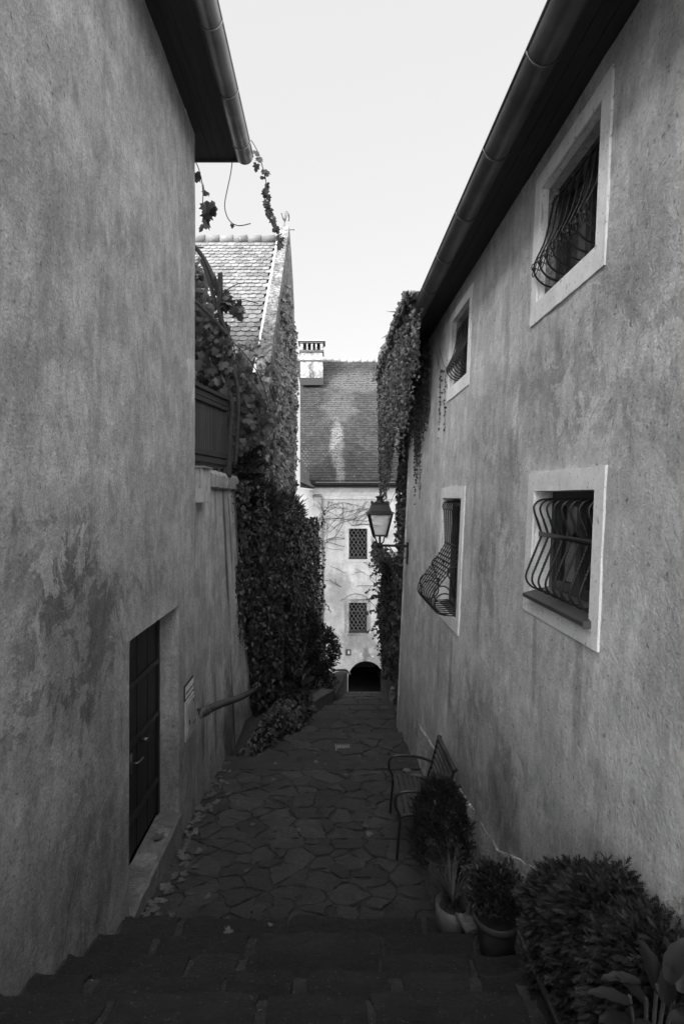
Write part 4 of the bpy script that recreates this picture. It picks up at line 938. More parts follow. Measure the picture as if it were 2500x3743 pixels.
# weather vane
wv = P(1040, 846, 15.3); WV = thing('weather_vane', 'thin iron rooster weather vane on the gable peak', 'weather vane', wv)
def W(px, py): return P(px, py, 15.3)
mb = MB(); mb.tube([W(1040, 850), W(1040, 806)], .011, 6); mb.build('rod', M['iron'], WV)
mb = MB(); mb.tube([W(1022, 840), W(1074, 840)], .009, 6); mb.lathe([(0, -.03), (.02, 0), (0, .03)], W(1074, 840), 6); mb.build('arrow', M['iron'], WV)
mb = MB(); out = [W(*p) for p in ((1040, 810), (1034, 803), (1031, 793), (1029, 784), (1027, 781), (1030, 777), (1032, 783), (1034, 792), (1039, 799), (1046, 797), (1046, 805), (1042, 812))]
mb.prism([p - Vector((0, .008, 0)) for p in out], (0, .016, 0)); mb.build('rooster', M['iron'], WV)
mb = MB()
for (k, s) in ((0, 1.), (1, .82), (2, .62)):
    mb.tube(spline([W(1044, 800), W(1042 + 3 * k, 783 + 6 * k), W(1047 + 2 * k, 773 + 7 * k), W(1054, 778 + 5 * k), W(1058 - k, 792 + 4 * k), W(1057 - 2 * k, 808)], 4), .007, 5)
mb.build('tail', M['iron'], WV)

# ================================================================== bed walls, parapet, trellis
IW = [(-1.80, 9.35), (-1.12, 10.0), (-1.02, 12.5), (-.66, 15.2), (-.75, 18.)]
mb = MB()
for (p, q2) in zip(IW[:-1], IW[1:]):
    n = Vector((q2[1] - p[1], p[0] - q2[0], 0)).normalized() * -.25
    mb.prism([(p[0], p[1], -7), (q2[0], q2[1], -7), (q2[0] + n.x, q2[1] + n.y, -7), (p[0] + n.x, p[1] + n.y, -7)], (0, 0, 6.1))
o = mb.build('retaining_wall', M['rough_stone']); props(o, 'rough dark stone terrace wall hidden under the ivy on the left', 'wall')
mb = MB()
def fb(i, j):
    Y = 7.42 + 9.4 * j / 24; x1 = lb(Y) - .03; x0 = -1.9; t_ = i / 12; return (x0 + (x1 - x0) * min(1, t_ * 1.04), Y, (gz(Y) - .9) if i == 12 else gz(Y) - .02 + .40 * min(1, (Y - 7.42) / 1.5) * (1 - .25 * t_) + .05 * nz(i * .5, j * .5, 1))
vs, fs = grid_mesh(13, 25, fb); mb.add(vs, fs); o = mb.build('planting_bed', M['soil']); props(o, kind='structure')
def block(name, pts, h, label, cat='kerb', m='rough_stone'):
    mb = MB(); mb.prism([(x, y, gz(y) - .4) for (x, y) in pts], (0, 0, h + .4)); o = mb.build(name, M[m], bevel=.02); props(o, label, cat); return o
block('stone_block', [(-.98, 8.55), (-.74, 8.72), (-.66, 9.1), (-.95, 9.2)], .44, 'nearest upright stone block edging the ivy bed', 'stone block')
block('stone_block', [(-.92, 9.25), (-.64, 9.15), (-.36, 10.1), (-.42, 10.35), (-.66, 10.3)], .36, 'slanting stone block edging the bed at the middle step', 'stone block')
block('stone_block', [(-.6, 10.45), (-.36, 10.4), (.08, 11.75), (-.2, 11.85)], .32, 'low farther stone kerb block under the dark shrub', 'stone block')
PW = thing('parapet_wall', 'low stone parapet with bright rounded metal capping beside the arch', 'wall', (.3, 13, -5))
mb = MB(); vs = []; A_ = Vector((.10, 12.1)); B_ = Vector((.50, 14.0))
mb.prism([(.12, 12.3, -5.6), (.46, 13.9, -5.6), (.46, 14.1, -5.6), (-.3, 13.4, -5.6), (-.3, 12.3, -5.6)], (0, 0, .95)); mb.build('wall', M['rough_stone'], PW, bevel=.04)
mb = MB(); pts = spline([P(1222, 2449, 13.4), P(1245, 2448, 13.5), P(1262, 2448, 13.6), P(1270, 2453, 13.7), P(1278, 2464, 13.9)], 4); mb.tube(pts, [.03] * len(pts), 8)
mb.build('metal_cap', M['zinc_bright'], PW, smooth=True)
TL = thing('trellis', 'tall narrow wire trellis with dark posts at the end of the ivy mass', 'trellis', (-.5, 15.6, -5))
Yt = 15.6
for px in (1137, 1158):
    mb = MB(); a = P(px, 1888 if px > 1150 else 1905, Yt); mb.beam(a, (a.x, Yt, -5.2), .055, .055); mb.build('post', M['panel_dark'], TL)
mb = MB()
for (xa, xb) in ((1112, 1135), (1139, 1156)):
    for k in range(2):
        for s in (-1, 1):
            pts = []
            for j in range(90):
                y = 1915 + 500 * j / 89; x = (xa + xb) / 2 + (k - .5) * (xb - xa) * .5 + s * (xb - xa) * .25 * math.sin(y / 14.0); pts.append(P(x, y, Yt + .01 * s))
            mb.tube(pts, .008, 4)
mb.build('wire_mesh', M['iron'], TL)
# drain
DR = thing('drain_grate', 'square cast iron drain grate in the paving of the lane', 'drain', P(1252, 2715, 8.15))
c = P(1252, 2713, 1); Yd = 8.12; xd = (1252 - VX) * Yd / F; zd = gz(Yd) + .022
mb = MB()
for i in range(2): mb.box((xd - .13, Yd - .13 + i * .235, zd - .03), (xd + .13, Yd - .105 + i * .235, zd))
for i in range(2): mb.box((xd - .13 + i * .235, Yd - .105, zd - .03), (xd - .105 + i * .235, Yd + .105, zd))
mb.build('frame', M['pipe'], DR)
mb = MB()
for i in range(8): x = xd - .098 + .028 * i; mb.box((x - .006, Yd - .104, zd - .02), (x + .006, Yd + .104, zd - .002))
for i in range(3): y = Yd - .05 + .05 * i; mb.box((xd - .104, y - .005, zd - .018), (xd + .104, y + .005, zd - .004))
mb.build('bars', M['zinc'], DR)
mb = MB(); mb.box((xd - .105, Yd - .105, zd - .04), (xd + .105, Yd + .105, zd - .026)); mb.build('pit', M['sign_black'], DR)

# ================================================================== FOLIAGE
IVY = (np.array([(0,0,0),(0,.5,0),(0,1,0),(.3,-.12,-.06),(.52,.22,-.12),(.26,.45,-.06),(-.3,-.12,-.06),(-.52,.22,-.12),(-.26,.45,-.06)]), [(0,3,4,5,1),(1,5,2),(0,1,8,7,6),(1,2,8)])
GRAPE = (np.array([(0,0,0),(0,.5,.02),(0,1,-.08),(.22,-.18,-.05),(.55,-.05,-.12),(.42,.18,-.08),(.62,.45,-.16),(.3,.5,-.06),(.28,.78,-.12),(-.22,-.18,-.05),(-.55,-.05,-.12),(-.42,.18,-.08),(-.62,.45,-.16),(-.3,.5,-.06),(-.28,.78,-.12)]),
         [(0,3,4,5,1),(1,5,6,7),(1,7,8,2),(0,1,11,10,9),(1,13,12,11),(1,2,14,13)])
OVAL = (np.array([(0,0,0),(0,.5,.03),(0,1,-.06),(.16,.2,-.03),(.22,.5,-.04),(.14,.8,-.06),(-.16,.2,-.03),(-.22,.5,-.04),(-.14,.8,-.06)]), [(0,3,4,1),(1,4,5,2),(0,1,7,6),(1,2,8,7)])
FROND = (np.array([(0,0,0),(.035,.15,0),(.22,.42,-.03),(.045,.28,0),(.20,.64,-.04),(.04,.50,0),(.13,.84,-.05),(.02,.72,0),(0,1,-.05),(-.02,.72,0),(-.13,.84,-.05),(-.04,.50,0),(-.20,.64,-.04),(-.045,.28,0),(-.22,.42,-.03),(-.035,.15,0)]),
         [(0,1,15),(1,2,3),(15,13,14),(1,3,13,15),(3,4,5),(13,11,12),(3,5,11,13),(5,6,7),(11,9,10),(5,7,9,11),(7,8,9)])
def leaves(pos, tip, nrm, size, shape, aspect=None):
    V, Fs = shape; pos = np.asarray(pos, float); n = len(pos)
    tip = np.asarray(tip, float); nrm = np.asarray(nrm, float)
    tip = tip / (np.linalg.norm(tip, axis=1, keepdims=True) + 1e-9)
    nrm = nrm - tip * np.sum(nrm * tip, 1, keepdims=True); nrm /= (np.linalg.norm(nrm, axis=1, keepdims=True) + 1e-9)
    sx = np.cross(tip, nrm); size = np.asarray(size, float)[:, None, None]
    asp = 1.0 if aspect is None else np.asarray(aspect)[:, None, None]
    vs = pos[:, None, :] + size * (V[None, :, 0:1] * sx[:, None, :] * asp + V[None, :, 1:2] * tip[:, None, :] + V[None, :, 2:3] * nrm[:, None, :])
    return vs.reshape(-1, 3), V.shape[0], Fs, n
def leaf_obj(name, data, m, parent=None):
    vs, k, Fs, n = data
    if n == 0: return None
    me = bpy.data.meshes.new(name)
    li = np.concatenate([np.array(f) for f in Fs]); tot = np.array([len(f) for f in Fs])
    allli = (li[None, :] + (np.arange(n) * k)[:, None]).ravel(); allt = np.tile(tot, n); st = np.concatenate([[0], np.cumsum(allt)[:-1]])
    me.vertices.add(len(vs)); me.vertices.foreach_set('co', vs.astype(np.float32).ravel())
    me.loops.add(len(allli)); me.loops.foreach_set('vertex_index', allli.astype(np.int32))
    me.polygons.add(len(allt)); me.polygons.foreach_set('loop_start', st.astype(np.int32)); me.polygons.foreach_set('loop_total', allt.astype(np.int32))
    me.update(calc_edges=True); me.validate()
    return link(name, me, m, parent)
def merge(ds):
    ds = [d for d in ds if d[3]]; return (np.concatenate([d[0] for d in ds]), ds[0][1], ds[0][2], sum(d[3] for d in ds))
def rn(n, s): return RNG.normal(0, s, (n, 3))
def sheet(n, fpos, normal, size, shape, thick=.12, jn=.55, jt=.45, tipdir=(0, 0, -1)):
    """leaves over a patch; fpos(u, v) -> point or None"""
    pos = []; ou = []
    nv = Vector(normal).normalized()
    while len(pos) < n:
        u, v = RNG.random(), RNG.random(); p = fpos(u, v)
        if p is None: continue
        d = thick * (RNG.random() ** .6) * (.6 + .8 * (nz(p[0], p[1], p[2], 2.2) + .5))
        pos.append((p[0] + nv.x * d, p[1] + nv.y * d, p[2] + nv.z * d)); 
    pos = np.array(pos); k = len(pos)
    tip = np.array(tipdir)[None, :] + rn(k, jt); nr = np.array(normal, float)[None, :] + rn(k, jn)
    nr[:, 2] += .25
    sz = size * np.exp(RNG.normal(0, .28, k))
    return leaves(pos, tip, nr, sz, shape)
def strand(p0, L, size, step=.03, sway=.02, gap=.0, nrm=(-.4, -1, 0), lump=1., shape=IVY, drift=(0, 0)):
    n = max(3, int(L / step)); pts = []; x, y, z = p0; ph = random.uniform(0, 6)
    for i in range(n):
        t_ = i / n; pts.append((x + sway * math.sin(ph + 3 * t_) + drift[0] * t_, y + sway * math.cos(ph + 2.3 * t_) + drift[1] * t_, z - L * t_))
    pos = np.repeat(np.array(pts), 2, axis=0) + rn(2 * n, .012 * lump); k = len(pos)
    keep = RNG.random(k) > gap; pos = pos[keep]; k = len(pos)
    tp = 1 - np.linspace(0, 1, 2 * n)[keep] * .45
    tip = np.array([(0, 0, -1.)]) + rn(k, .55); nr = np.array([nrm]) + rn(k, .6)
    return leaves(pos, tip, nr, size * tp * np.exp(RNG.normal(0, .2, k)), shape), pts

# ---- curtain of ivy hanging from the right gutter
CV = thing('ivy', 'thick curtain of ivy hanging from the right gutter end', 'ivy', (1.05, 8.5, 1.5))
ds = []; stems = MB()
for i in range(330):
    Y = 6.25 + 4.5 * RNG.random() ** .8; t_ = max(0, (Y - 6.3) / 4.2)
    ztop = 2.40 + .12 * RNG.random() + .10 * min(1, t_ * 1.5); zbot = 2.2 - 1.85 * min(1, t_) ** .85 + RNG.normal(0, .30)
    if 8.6 < Y < 9.3: zbot += .5
    L = max(.15, ztop - zbot); x = 1.02 + .14 * RNG.random() - .03
    d, pts = strand((x, Y, ztop), L, .066, .038, .02, .12 + .2 * RNG.random(), (-.6, -.9, .2)); ds.append(d)
    if i % 5 == 0: stems.tube(pts, .003, 4)
for (Y, L) in ((10.1, 2.9), (10.0, 2.6), (10.35, 2.0), (9.2, 2.2), (8.3, 1.5)):
    d, pts = strand((1.05, Y, 2.3), L, .05, .035, .03, .25); ds.append(d); stems.tube(pts, .003, 4)
def heap(u, v):
    Y = 6.3 + 4.6 * u; h = .01 + .26 * min(1, (Y - 6.2) / 3.6) + .06 * nz(Y, 0, 0, 3); a = v * math.pi; r_ = .10 + h * .5
    return (1.10 - .12 * math.cos(a) - .03, Y, 2.40 + h * math.sin(a))
ds.append(sheet(2600, heap, (-.5, -.6, .6), .07, IVY, .10))
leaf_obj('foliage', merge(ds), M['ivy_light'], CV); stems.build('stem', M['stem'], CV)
# ---- ivy falling down the far corner of the right wall
CW = thing('ivy', 'ivy trails falling down the pale wall end above the lantern', 'ivy', (1.38, 8.8, 1))
ds = []; stems = MB()
for i in range(105):
    Y = 7.45 + 1.9 * RNG.random() ** .8; ztop = 2.3 - .2 * RNG.random(); x = wr(1.5) - .03 - .04 * RNG.random()
    L = .9 + .5 * RNG.random() + 1.1 * max(0, 1 - abs(Y - 8.55) / .35) * RNG.random(); d, pts = strand((x, Y, ztop), L, .052, .04, .025, .25 + .3 * RNG.random(), (-1, -.6, 0)); ds.append(d)
    if i % 3 == 0: stems.tube(pts, .003, 4)
for (px, y0, y1, Y) in ((1552, 1330, 1830, 8.1), (1546, 1400, 1790, 8.3), (1541, 1420, 1700, 8.45)):
    a = P(px, y0, Y); b_ = P(px, y1, Y); d, pts = strand((wr(.8) - .03, Y, a.z), a.z - b_.z, .045, .03, .02, .15, (-1, -.5, 0)); ds.append(d); stems.tube(pts, .003, 4)
leaf_obj('foliage', merge(ds), M['ivy'], CW); stems.build('stem', M['stem'], CW)
for k, (px0, y0, px1, y1, Y, lab) in enumerate(((1612, 1350, 1603, 1640, 6.95, 'longer leafy ivy tendril on the wall left of the second upper window'), (1628, 1345, 1626, 1590, 6.7, 'shorter ivy tendril on the wall next to the second upper window'))):
    tt = thing('ivy_tendril', lab, 'ivy', (1.45, Y, 1.2)); a = P(px0, y0, 1); 
    x = wr(1.3) - .02; Yk = x * F / (px0 - VX); Yk2 = x * F / (px1 - VX)
    za = (VY - y0) * Yk / F; zb = (VY - y1) * Yk / F
    d, pts = strand((x, Yk, za), za - zb, .042, .036, .008, .25, (-1, -.4, 0), drift=(0, Yk2 - Yk)); leaf_obj('foliage', d, M['ivy_dark'], tt)
    mb = MB(); mb.tube([(x, Yk + .35, za + .35), (x, Yk + .18, za + .12)] + pts, .003, 4); mb.build('stem', M['stem'], tt)
# ---- ivy on the rear right wall
CR = thing('ivy', 'dark ivy column covering the rear wall behind the lantern', 'ivy', (1.4, 11, -2))
def frr(u, v):
    Y = 9.6 + 4.4 * u; z = 2.3 - 6.6 * v
    zlim = -3.9 + .6 * nz(Y, 0, 3, 1.5)
    if z < zlim: return None
    lim = (10.6 if z > -1.3 else (10.6 if z > -1.25 else min(14.0, 11.6 + (-1.25 - z) * 2.6))) + .35 * nz(z, 0, 4, 2)
    if Y > lim: return None
    return (1.47 + .02 * z, Y, z)
ds = [sheet(6000, frr, (-1, -.45, 0), .07, IVY, .15)]
for i in range(26):      # arching sprays against the facade
    a = P(1400 + 40 * RNG.random(), 2020 + 330 * RNG.random(), 12.8); n_ = 16; dirx = -.25 - .28 * RNG.random()
    pp = [(a.x + dirx * (t_ / n_), a.y - .2, a.z + .28 * math.sin(2.2 * t_ / n_) - .15 * t_ / n_) for t_ in range(n_)]
    pp = np.array(pp) + rn(n_, .012); ds.append(leaves(pp, np.array([(-.3, 0, -1.)]) + rn(n_, .4), np.array([(-.3, -1, .2)]) + rn(n_, .5), .06 * np.ones(n_), IVY))
def ftop(u, v): return (1.42 - .10 * v, 10.7 + 3.2 * u, -1.45 - .25 * v + .12 * nz(u * 8, v, 1))
ds.append(sheet(1300, ftop, (-.7, -.5, .7), .075, IVY, .38))
for i in range(34):
    a = Vector((1.32, 11.2 + 1.4 * RNG.random(), -1.25 - .5 * RNG.random())); n_ = 12; dx_ = -.15 - .28 * RNG.random(); up_ = .30 * RNG.random()
    pp = np.array([(a.x + dx_ * t_ / n_, a.y, a.z + up_ * math.sin(2.4 * t_ / n_) - .1 * t_ / n_) for t_ in range(n_)]) + rn(n_, .02)
    ds.append(leaves(pp, np.array([(-.5, 0, -.8)]) + rn(n_, .5), np.array([(-.3, -1, .3)]) + rn(n_, .5), .065 * np.ones(n_), OVAL if False else IVY))
leaf_obj('foliage', merge(ds), M['ivy'], CR)
# ---- gable ivy
CG = thing('ivy', 'dense ivy climbing the gable end and wall of the tiled house', 'ivy', (-1.2, 13, 1))
def fg(u, v):
    Y = 10.25 + 7.0 * u; z = -1.8 + 8.6 * v
    top = 2.3 + (Y - 10.2) * 1.06 - .1 if Y < 13.4 else 5.6 - .15 * (Y - 13.4)
    if Y > 13: top = min(top, 5.4 + .5 * nz(Y, 0, 8, 1.5) - .75 * max(0, Y - 15.6))
    if z > top: return None
    if z > 2.5 + .3 * (Y - 10) and RNG.random() < .5: return None
    if Y > 16.2 and (RNG.random() < .6 or z < 1.0): return None
    return (-1.20, Y, z)
ds = [sheet(9500, fg, (1, -.5, 0), .095, IVY, .16)]
def ff(u, v):
    x = -3.4 + 2.15 * u; z = -.8 + 4.2 * v
    if z > 2.2 + .8 * u and RNG.random() < .75: return None
    if z > 2.0: return (x, 10.0 + (z - 2.0) * .93, z)
    return (x, 10.15, z)
ds.append(sheet(4600, ff, (.2, -1, .2), .12, IVY, .28))
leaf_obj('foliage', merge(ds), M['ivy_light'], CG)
# small dark canopy poking out of the gable ivy
o = MB(); o.prism([(-2.1, 9.6, .42), (-1.25, 9.6, .44), (-1.25, 10.1, .62), (-2.1, 10.1, .6)], (0, 0, .05)); o = o.build('small_canopy', M['soffit']); props(o, 'small dark ledge roof jutting from the gable ivy', 'canopy')
# ---- terrace ivy: big dark mass
CT = thing('ivy', 'big dark ivy mass spilling over the terrace wall on the left', 'ivy', (-1.1, 11, -3))
segs = [(Vector((p[0], p[1], 0)), Vector((q2[0], q2[1], 0))) for p, q2 in zip(IW[:3], IW[1:4])]
lens = [(b_ - a).length for a, b_ in segs]; ds = []
for (a, b_), L in zip(segs, lens):
    nrm = Vector(((b_ - a).y, -(b_ - a).x, 0)).normalized()
    def ft(u, v, a=a, b_=b_):
        p = a.lerp(b_, u); ztop = .15 if p.y < 9.6 else (-.3 - .09 * (p.y - 10)); z = ztop + .12 * nz(p.x, p.y, 0, 3) - 4.9 * v
        if z < gz(p.y) + .15: return None
        return (p.x, p.y, z)
    ds.append(sheet(int(3000 * L / 1.0) if L < 1.2 else int(1900 * L), ft, (nrm.x, nrm.y, .0), .075, IVY, .42))
def edge(u, v):                                # ragged left fringe over the garden wall end
    z = .25 - 4.9 * u; w_ = (.10 + .10 * nz(z, 0, 2, 1.5)) * (1 if z > -2.5 else .25); return (wg(z, 9.0) + .03, 9.12 + .30 * v - w_ * RNG.random() * 2, z)
ds.append(sheet(1500, edge, (1, -.6, 0), .07, IVY, .14))
for i in range(44):
    z_ = -.9 - 1.2 * RNG.random(); y_ = 9.15 - .55 * RNG.random() ** 1.5; d, pts = strand((wg(z_, y_) + .05, y_, z_), .3 + .6 * RNG.random(), .058, .045, .03, .25, (1, -.6, 0), drift=(.0, -.25 * RNG.random())); ds.append(d)
st_ = MB()
for i in range(150):
    u = RNG.random() * 3; k = min(2, int(u)); a, b_ = segs[k]; p = a.lerp(b_, u - k); nrm = Vector(((b_ - a).y, -(b_ - a).x, 0)).normalized(); off = .25 + .30 * RNG.random()
    zt = (.15 if p.y < 9.6 else -.3 - .09 * (p.y - 10)) + RNG.normal(.05, .14) - 2.6 * RNG.random() ** 1.6; L = min(.4 + 1.3 * RNG.random(), zt - gz(p.y) - .4)
    if L < .2: continue
    d, pts = strand((p.x + nrm.x * off, p.y + nrm.y * off, zt), L, .055 + .045 * RNG.random(), .045, .05, .15, (nrm.x, nrm.y, .3), 2.2, IVY, (.15 * RNG.normal(), 0)); ds.append(d)
    if i % 4 == 0: st_.tube(pts, .005, 4)
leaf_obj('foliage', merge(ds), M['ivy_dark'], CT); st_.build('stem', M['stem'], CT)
mb = MB(); pts = spline([(wg(.3, 8.62) + .03, 8.62, .34), (wg(0, 8.7) + .04, 8.7, .1), (wg(-1, 8.8) + .025, 8.8, -1), (wg(-2.2, 8.85) + .02, 8.85, -2.2)], 8); mb.tube(pts, .008, 5)
d, _p = strand((wg(.2, 8.72) + .03, 8.72, .3), 2.6, .035, .06, .01, .3); o = mb.build('ivy_tendril', M['stem']); props(o, 'single ivy runner straight down the garden wall edge', 'ivy'); leaf_obj('foliage', d, M['ivy'], o)
# ---- ivy on trellis and ground ivy
d1 = []
for px in (1128, 1137, 1158, 1160, 1163):
    for k in range(2):
        a = P(px + RNG.normal(0, 2), 1900 + 25 * RNG.random(), Yt - .06); d, _ = strand(tuple(a), 3.4, .065, .045, .04, .3); d1.append(d)
def fht(u, v): p = P(1085 + 55 * u, 1900 + 60 * v * (1 - .5 * u) + 10 * nz(u * 9, 0, 0), 15.3); return tuple(p)
d1.append(sheet(900, fht, (.2, -1, .3), .085, IVY, .2))
CL = thing('ivy', 'ivy strands wound up the wire trellis', 'ivy', (-.5, 15.5, -3)); leaf_obj('foliage', merge(d1), M['ivy_dark'], CL)
def fgr(u, v):
    Y = 7.5 + 3.0 * u; x0, x1 = -1.24, lb(Y) - .10
    if v < .4 and Y < 10.2: return (lb(Y) + .0 + .05 * nz(Y, u, 2, 9), Y, gz(Y) + .38 * min(1, (Y - 7.42) / 1.5) * (v / .4))
    return (x0 + (x1 - x0) * v, Y, gz(Y) + .40 * min(1, (Y - 7.42) / 1.5))
o = leaf_obj('ground_ivy', sheet(3000, fgr, (.3, -.7, 1), .06, IVY, .16, tipdir=(.2, -.6, -.4)), M['ivy_dark']); props(o, 'ivy ground cover spilling over the bed edge', 'ground cover', kind='stuff')
# ---- feathery conifer behind the garden wall
def cloud(n, c, r, size, shape, up=.3, shell=.55, noise_=.35, jn=.5, droop=0.):
    d = RNG.normal(0, 1, (n * 2, 3)); d /= np.linalg.norm(d, axis=1, keepdims=True); rad = shell + (1 - shell) * RNG.random(n * 2) ** .5
    k = np.array([nz(*(v * 2.4 + np.array(c)), 1.) for v in d]); rad = rad * (1 + noise_ * k); keep = (rad > 0)
    p = np.array(c) + d * rad[:, None] * np.array(r); p = p[:n]; d = d[:n]
    tip = d * .9 + np.array([(0, 0, up)]) + rn(n, .4); nr = np.array([(0, -.4, 1.)]) + rn(n, jn)
    return leaves(p, tip, nr, size * np.exp(RNG.normal(0, .22, n)), shape)
CC = thing('conifer', 'dark feathery conifer behind the garden wall under the gable ivy', 'tree', (-1.7, 10, -1))
leaf_obj('crown', merge([cloud(2300, (-1.72, 9.9, .45), (.45, .35, .75), .15, FROND), cloud(2600, (-1.45, 10.0, -.35), (.62, .45, .62), .14, FROND), cloud(1300, (-.98, 10.9, -.35), (.4, .5, .45), .13, FROND)]), M['conifer_grey'], CC)
mb = MB(); mb.tube([(-1.6, 10.0, -3), (-1.62, 10.0, -1), (-1.7, 9.95, 1.0)], [.06, .05, .02], 8); mb.build('trunk', M['bark'], CC)
# ---- grapevine on the pergola
GV = thing('grapevine', 'big leafed grapevine sprawling over the pergola and screen', 'vine', (-1.75, 8.1, 1))
ds = []
def gpatch(pts, n, size, Y0, dY, m=GRAPE):
    pts = np.array(pts, float); x0, y0 = pts.min(0); x1, y1 = pts.max(0); out = []
    def inside(x, y):
        c = False; k = len(pts)
        for i in range(k):
            xa, ya = pts[i]; xb, yb = pts[(i + 1) % k]
            if (ya > y) != (yb > y) and x < (xb - xa) * (y - ya) / (yb - ya) + xa: c = not c
        return c
    while len(out) < n:
        x = RNG.uniform(x0, x1); y = RNG.uniform(y0, y1)
        if inside(x, y): out.append(tuple(P(x, y, Y0 + dY * RNG.random())))
    k = len(out); return leaves(np.array(out), np.array([(0, -.2, -1.)]) + rn(k, .6), np.array([(.2, -1, .35)]) + rn(k, .5), size * np.exp(RNG.normal(0, .25, k)), m)
ds.append(gpatch([(640, 1150), (720, 1090), (760, 1160), (830, 1180), (860, 1330), (830, 1450), (640, 1420)], 420, .12, 7.9, .9))
ds.append(gpatch([(820, 1290), (880, 1300), (960, 1420), (1000, 1520), (960, 1600), (900, 1640), (828, 1680)], 620, .12, 8.3, 1.3))
ds.append(gpatch([(640, 860), (720, 905), (790, 1020), (800, 1150), (640, 1150)], 80, .11, 8.3, .6))
ds.append(gpatch([(800, 1040), (850, 1080), (910, 1130), (905, 1150), (850, 1140), (810, 1110)], 13, .15, 8.0, .3))
ds.append(gpatch([(640, 900), (700, 940), (760, 1050), (800, 1200), (800, 1420), (640, 1420)], 380, .11, 9.0, .5))
ds.append(gpatch([(640, 900), (700, 925), (745, 990), (770, 1150), (640, 1150)], 420, .05, 9.3, .5, IVY))
leaf_obj('foliage', merge([d for d in ds[:5]]), M['vine'], GV); leaf_obj('small_foliage', ds[5], M['vine'], GV)
mb = MB()
for pts in ([(780, 1010), (830, 1080), (880, 1125)], [(812, 1075), (870, 1030 + 8), (950, 1035)], [(800, 1110), (880, 1095), (945, 1110)], [(820, 1220), (900, 1300), (960, 1400), (985, 1500)], [(830, 1290), (900, 1370), (960, 1450)], [(745, 905), (700, 900), (880, 1020)][:2], [(800, 1150), (850, 1250), (880, 1400)]):
    mb.tube(spline([P(x, y, 8.1) for (x, y) in pts], 6), .008, 5)
mb.build('stem', M['bark'], GV)
# ---- tendrils hanging from the left eave
def tendril(lab, path, lv, Y, size):
    p0 = P(*path[0], Y); tt = thing('vine_tendril', lab, 'vine', p0); mb = MB(); sp = spline([P(x, y, Y) for (x, y) in path], 6); mb.tube(sp, .006, 5); mb.build('stem', M['stem'], tt, smooth=True)
    if lv:
        pos = np.array([tuple(P(x, y, Y + RNG.normal(0, .02))) for (x, y) in lv]); k = len(pos)
        leaf_obj('foliage', leaves(pos, np.array([(0, 0, -1.)]) + rn(k, .35), np.array([(0, -1, 0.)]) + rn(k, .5), size * np.exp(RNG.normal(0, .2, k)), GRAPE), M['vine'], tt)
tendril('leafy vine tendril hanging close to the left house corner', [(700, 560), (728, 620), (742, 690), (742, 760), (745, 830)], [(716, 632), (722, 640), (748, 692), (756, 700), (765, 745), (752, 750), (774, 762), (760, 778), (770, 740), (742, 820), (758, 800), (760, 815)], 6.3, .115)
tendril('bare vine tendril curling below the left eave', [(850, 590), (843, 640), (830, 700), (822, 750), (830, 790), (848, 815), (876, 825), (917, 817)], [(850, 820)], 6.3, .04)
lv = [(936, 552), (946, 575), (950, 582), (940, 600), (943, 605), (966, 620), (963, 645), (972, 625), (974, 672), (972, 690), (970, 700), (979, 716), (977, 735), (980, 750), (986, 762), (990, 775), (1000, 790), (996, 800), (1013, 826), (1010, 835), (1020, 862), (1018, 870), (1028, 870), (1026, 890)]
tendril('long leafy vine tendril trailing from the left gutter end across the sky', [(918, 512), (935, 540), (950, 575), (960, 610), (972, 660), (980, 730), (1000, 790), (1012, 830), (1025, 885)], lv, 6.35, .085)
# ---- bare creeper on the facade
CB = thing('creeper', 'bare leafless creeper stems spread over the pale facade', 'creeper', (.5, YB, -1.5)); mb = MB()
def creep(x, y, ang, L, r_=.010, depth=0):
    pts = [PB(x, y, -.03)]; n = int(L / 9)
    for i in range(n):
        ang += random.uniform(-.28, .28) + .03; x += 9 * math.cos(ang); y -= 9 * math.sin(ang)
        if y > 1830 and 1142 < x < 1420 and not (1262 < x < 1352 and 1925 < y < 2050) and not (1262 < x < 1352 and 2195 < y < 2320): pts.append(PB(x, y, -.03 - .01 * (i % 2)))
        else: break
        if depth < 2 and random.random() < .17: creep(x, y, ang + random.choice((-.7, .7)), L * .45, r_ * .7, depth + 1)
    if len(pts) > 2: mb.tube(pts, r_, 4)
for (x, y, a, L) in ((1150, 1960, .9, 300), (1150, 1905, .5, 260), (1155, 1990, .35, 240), (1160, 2010, .25, 230), (1148, 1925, .7, 200), (1420, 2010, 2.6, 120), (1420, 1960, 2.3, 160), (1410, 1900, 2.6, 260), (1415, 1880, 2.8, 280), (1412, 1860, 2.9, 240), (1415, 1930, 2.4, 130),
                     (1372, 2220, 1.9, 160), (1390, 2200, 1.8, 200), (1385, 2110, 2.0, 120), (1362, 2060, 2.0, 100), (1395, 2050, 2.3, 120), (1400, 2150, 2.4, 100), (1265, 2095, 3.0, 70), (1250, 2145, 3.0, 60), (1175, 1985, .4, 250), (1395, 1990, 2.7, 100), (1410, 2030, 2.2, 90)): creep(x, y, a, L)
mb.build('stem', M['bare_stem'], CB)
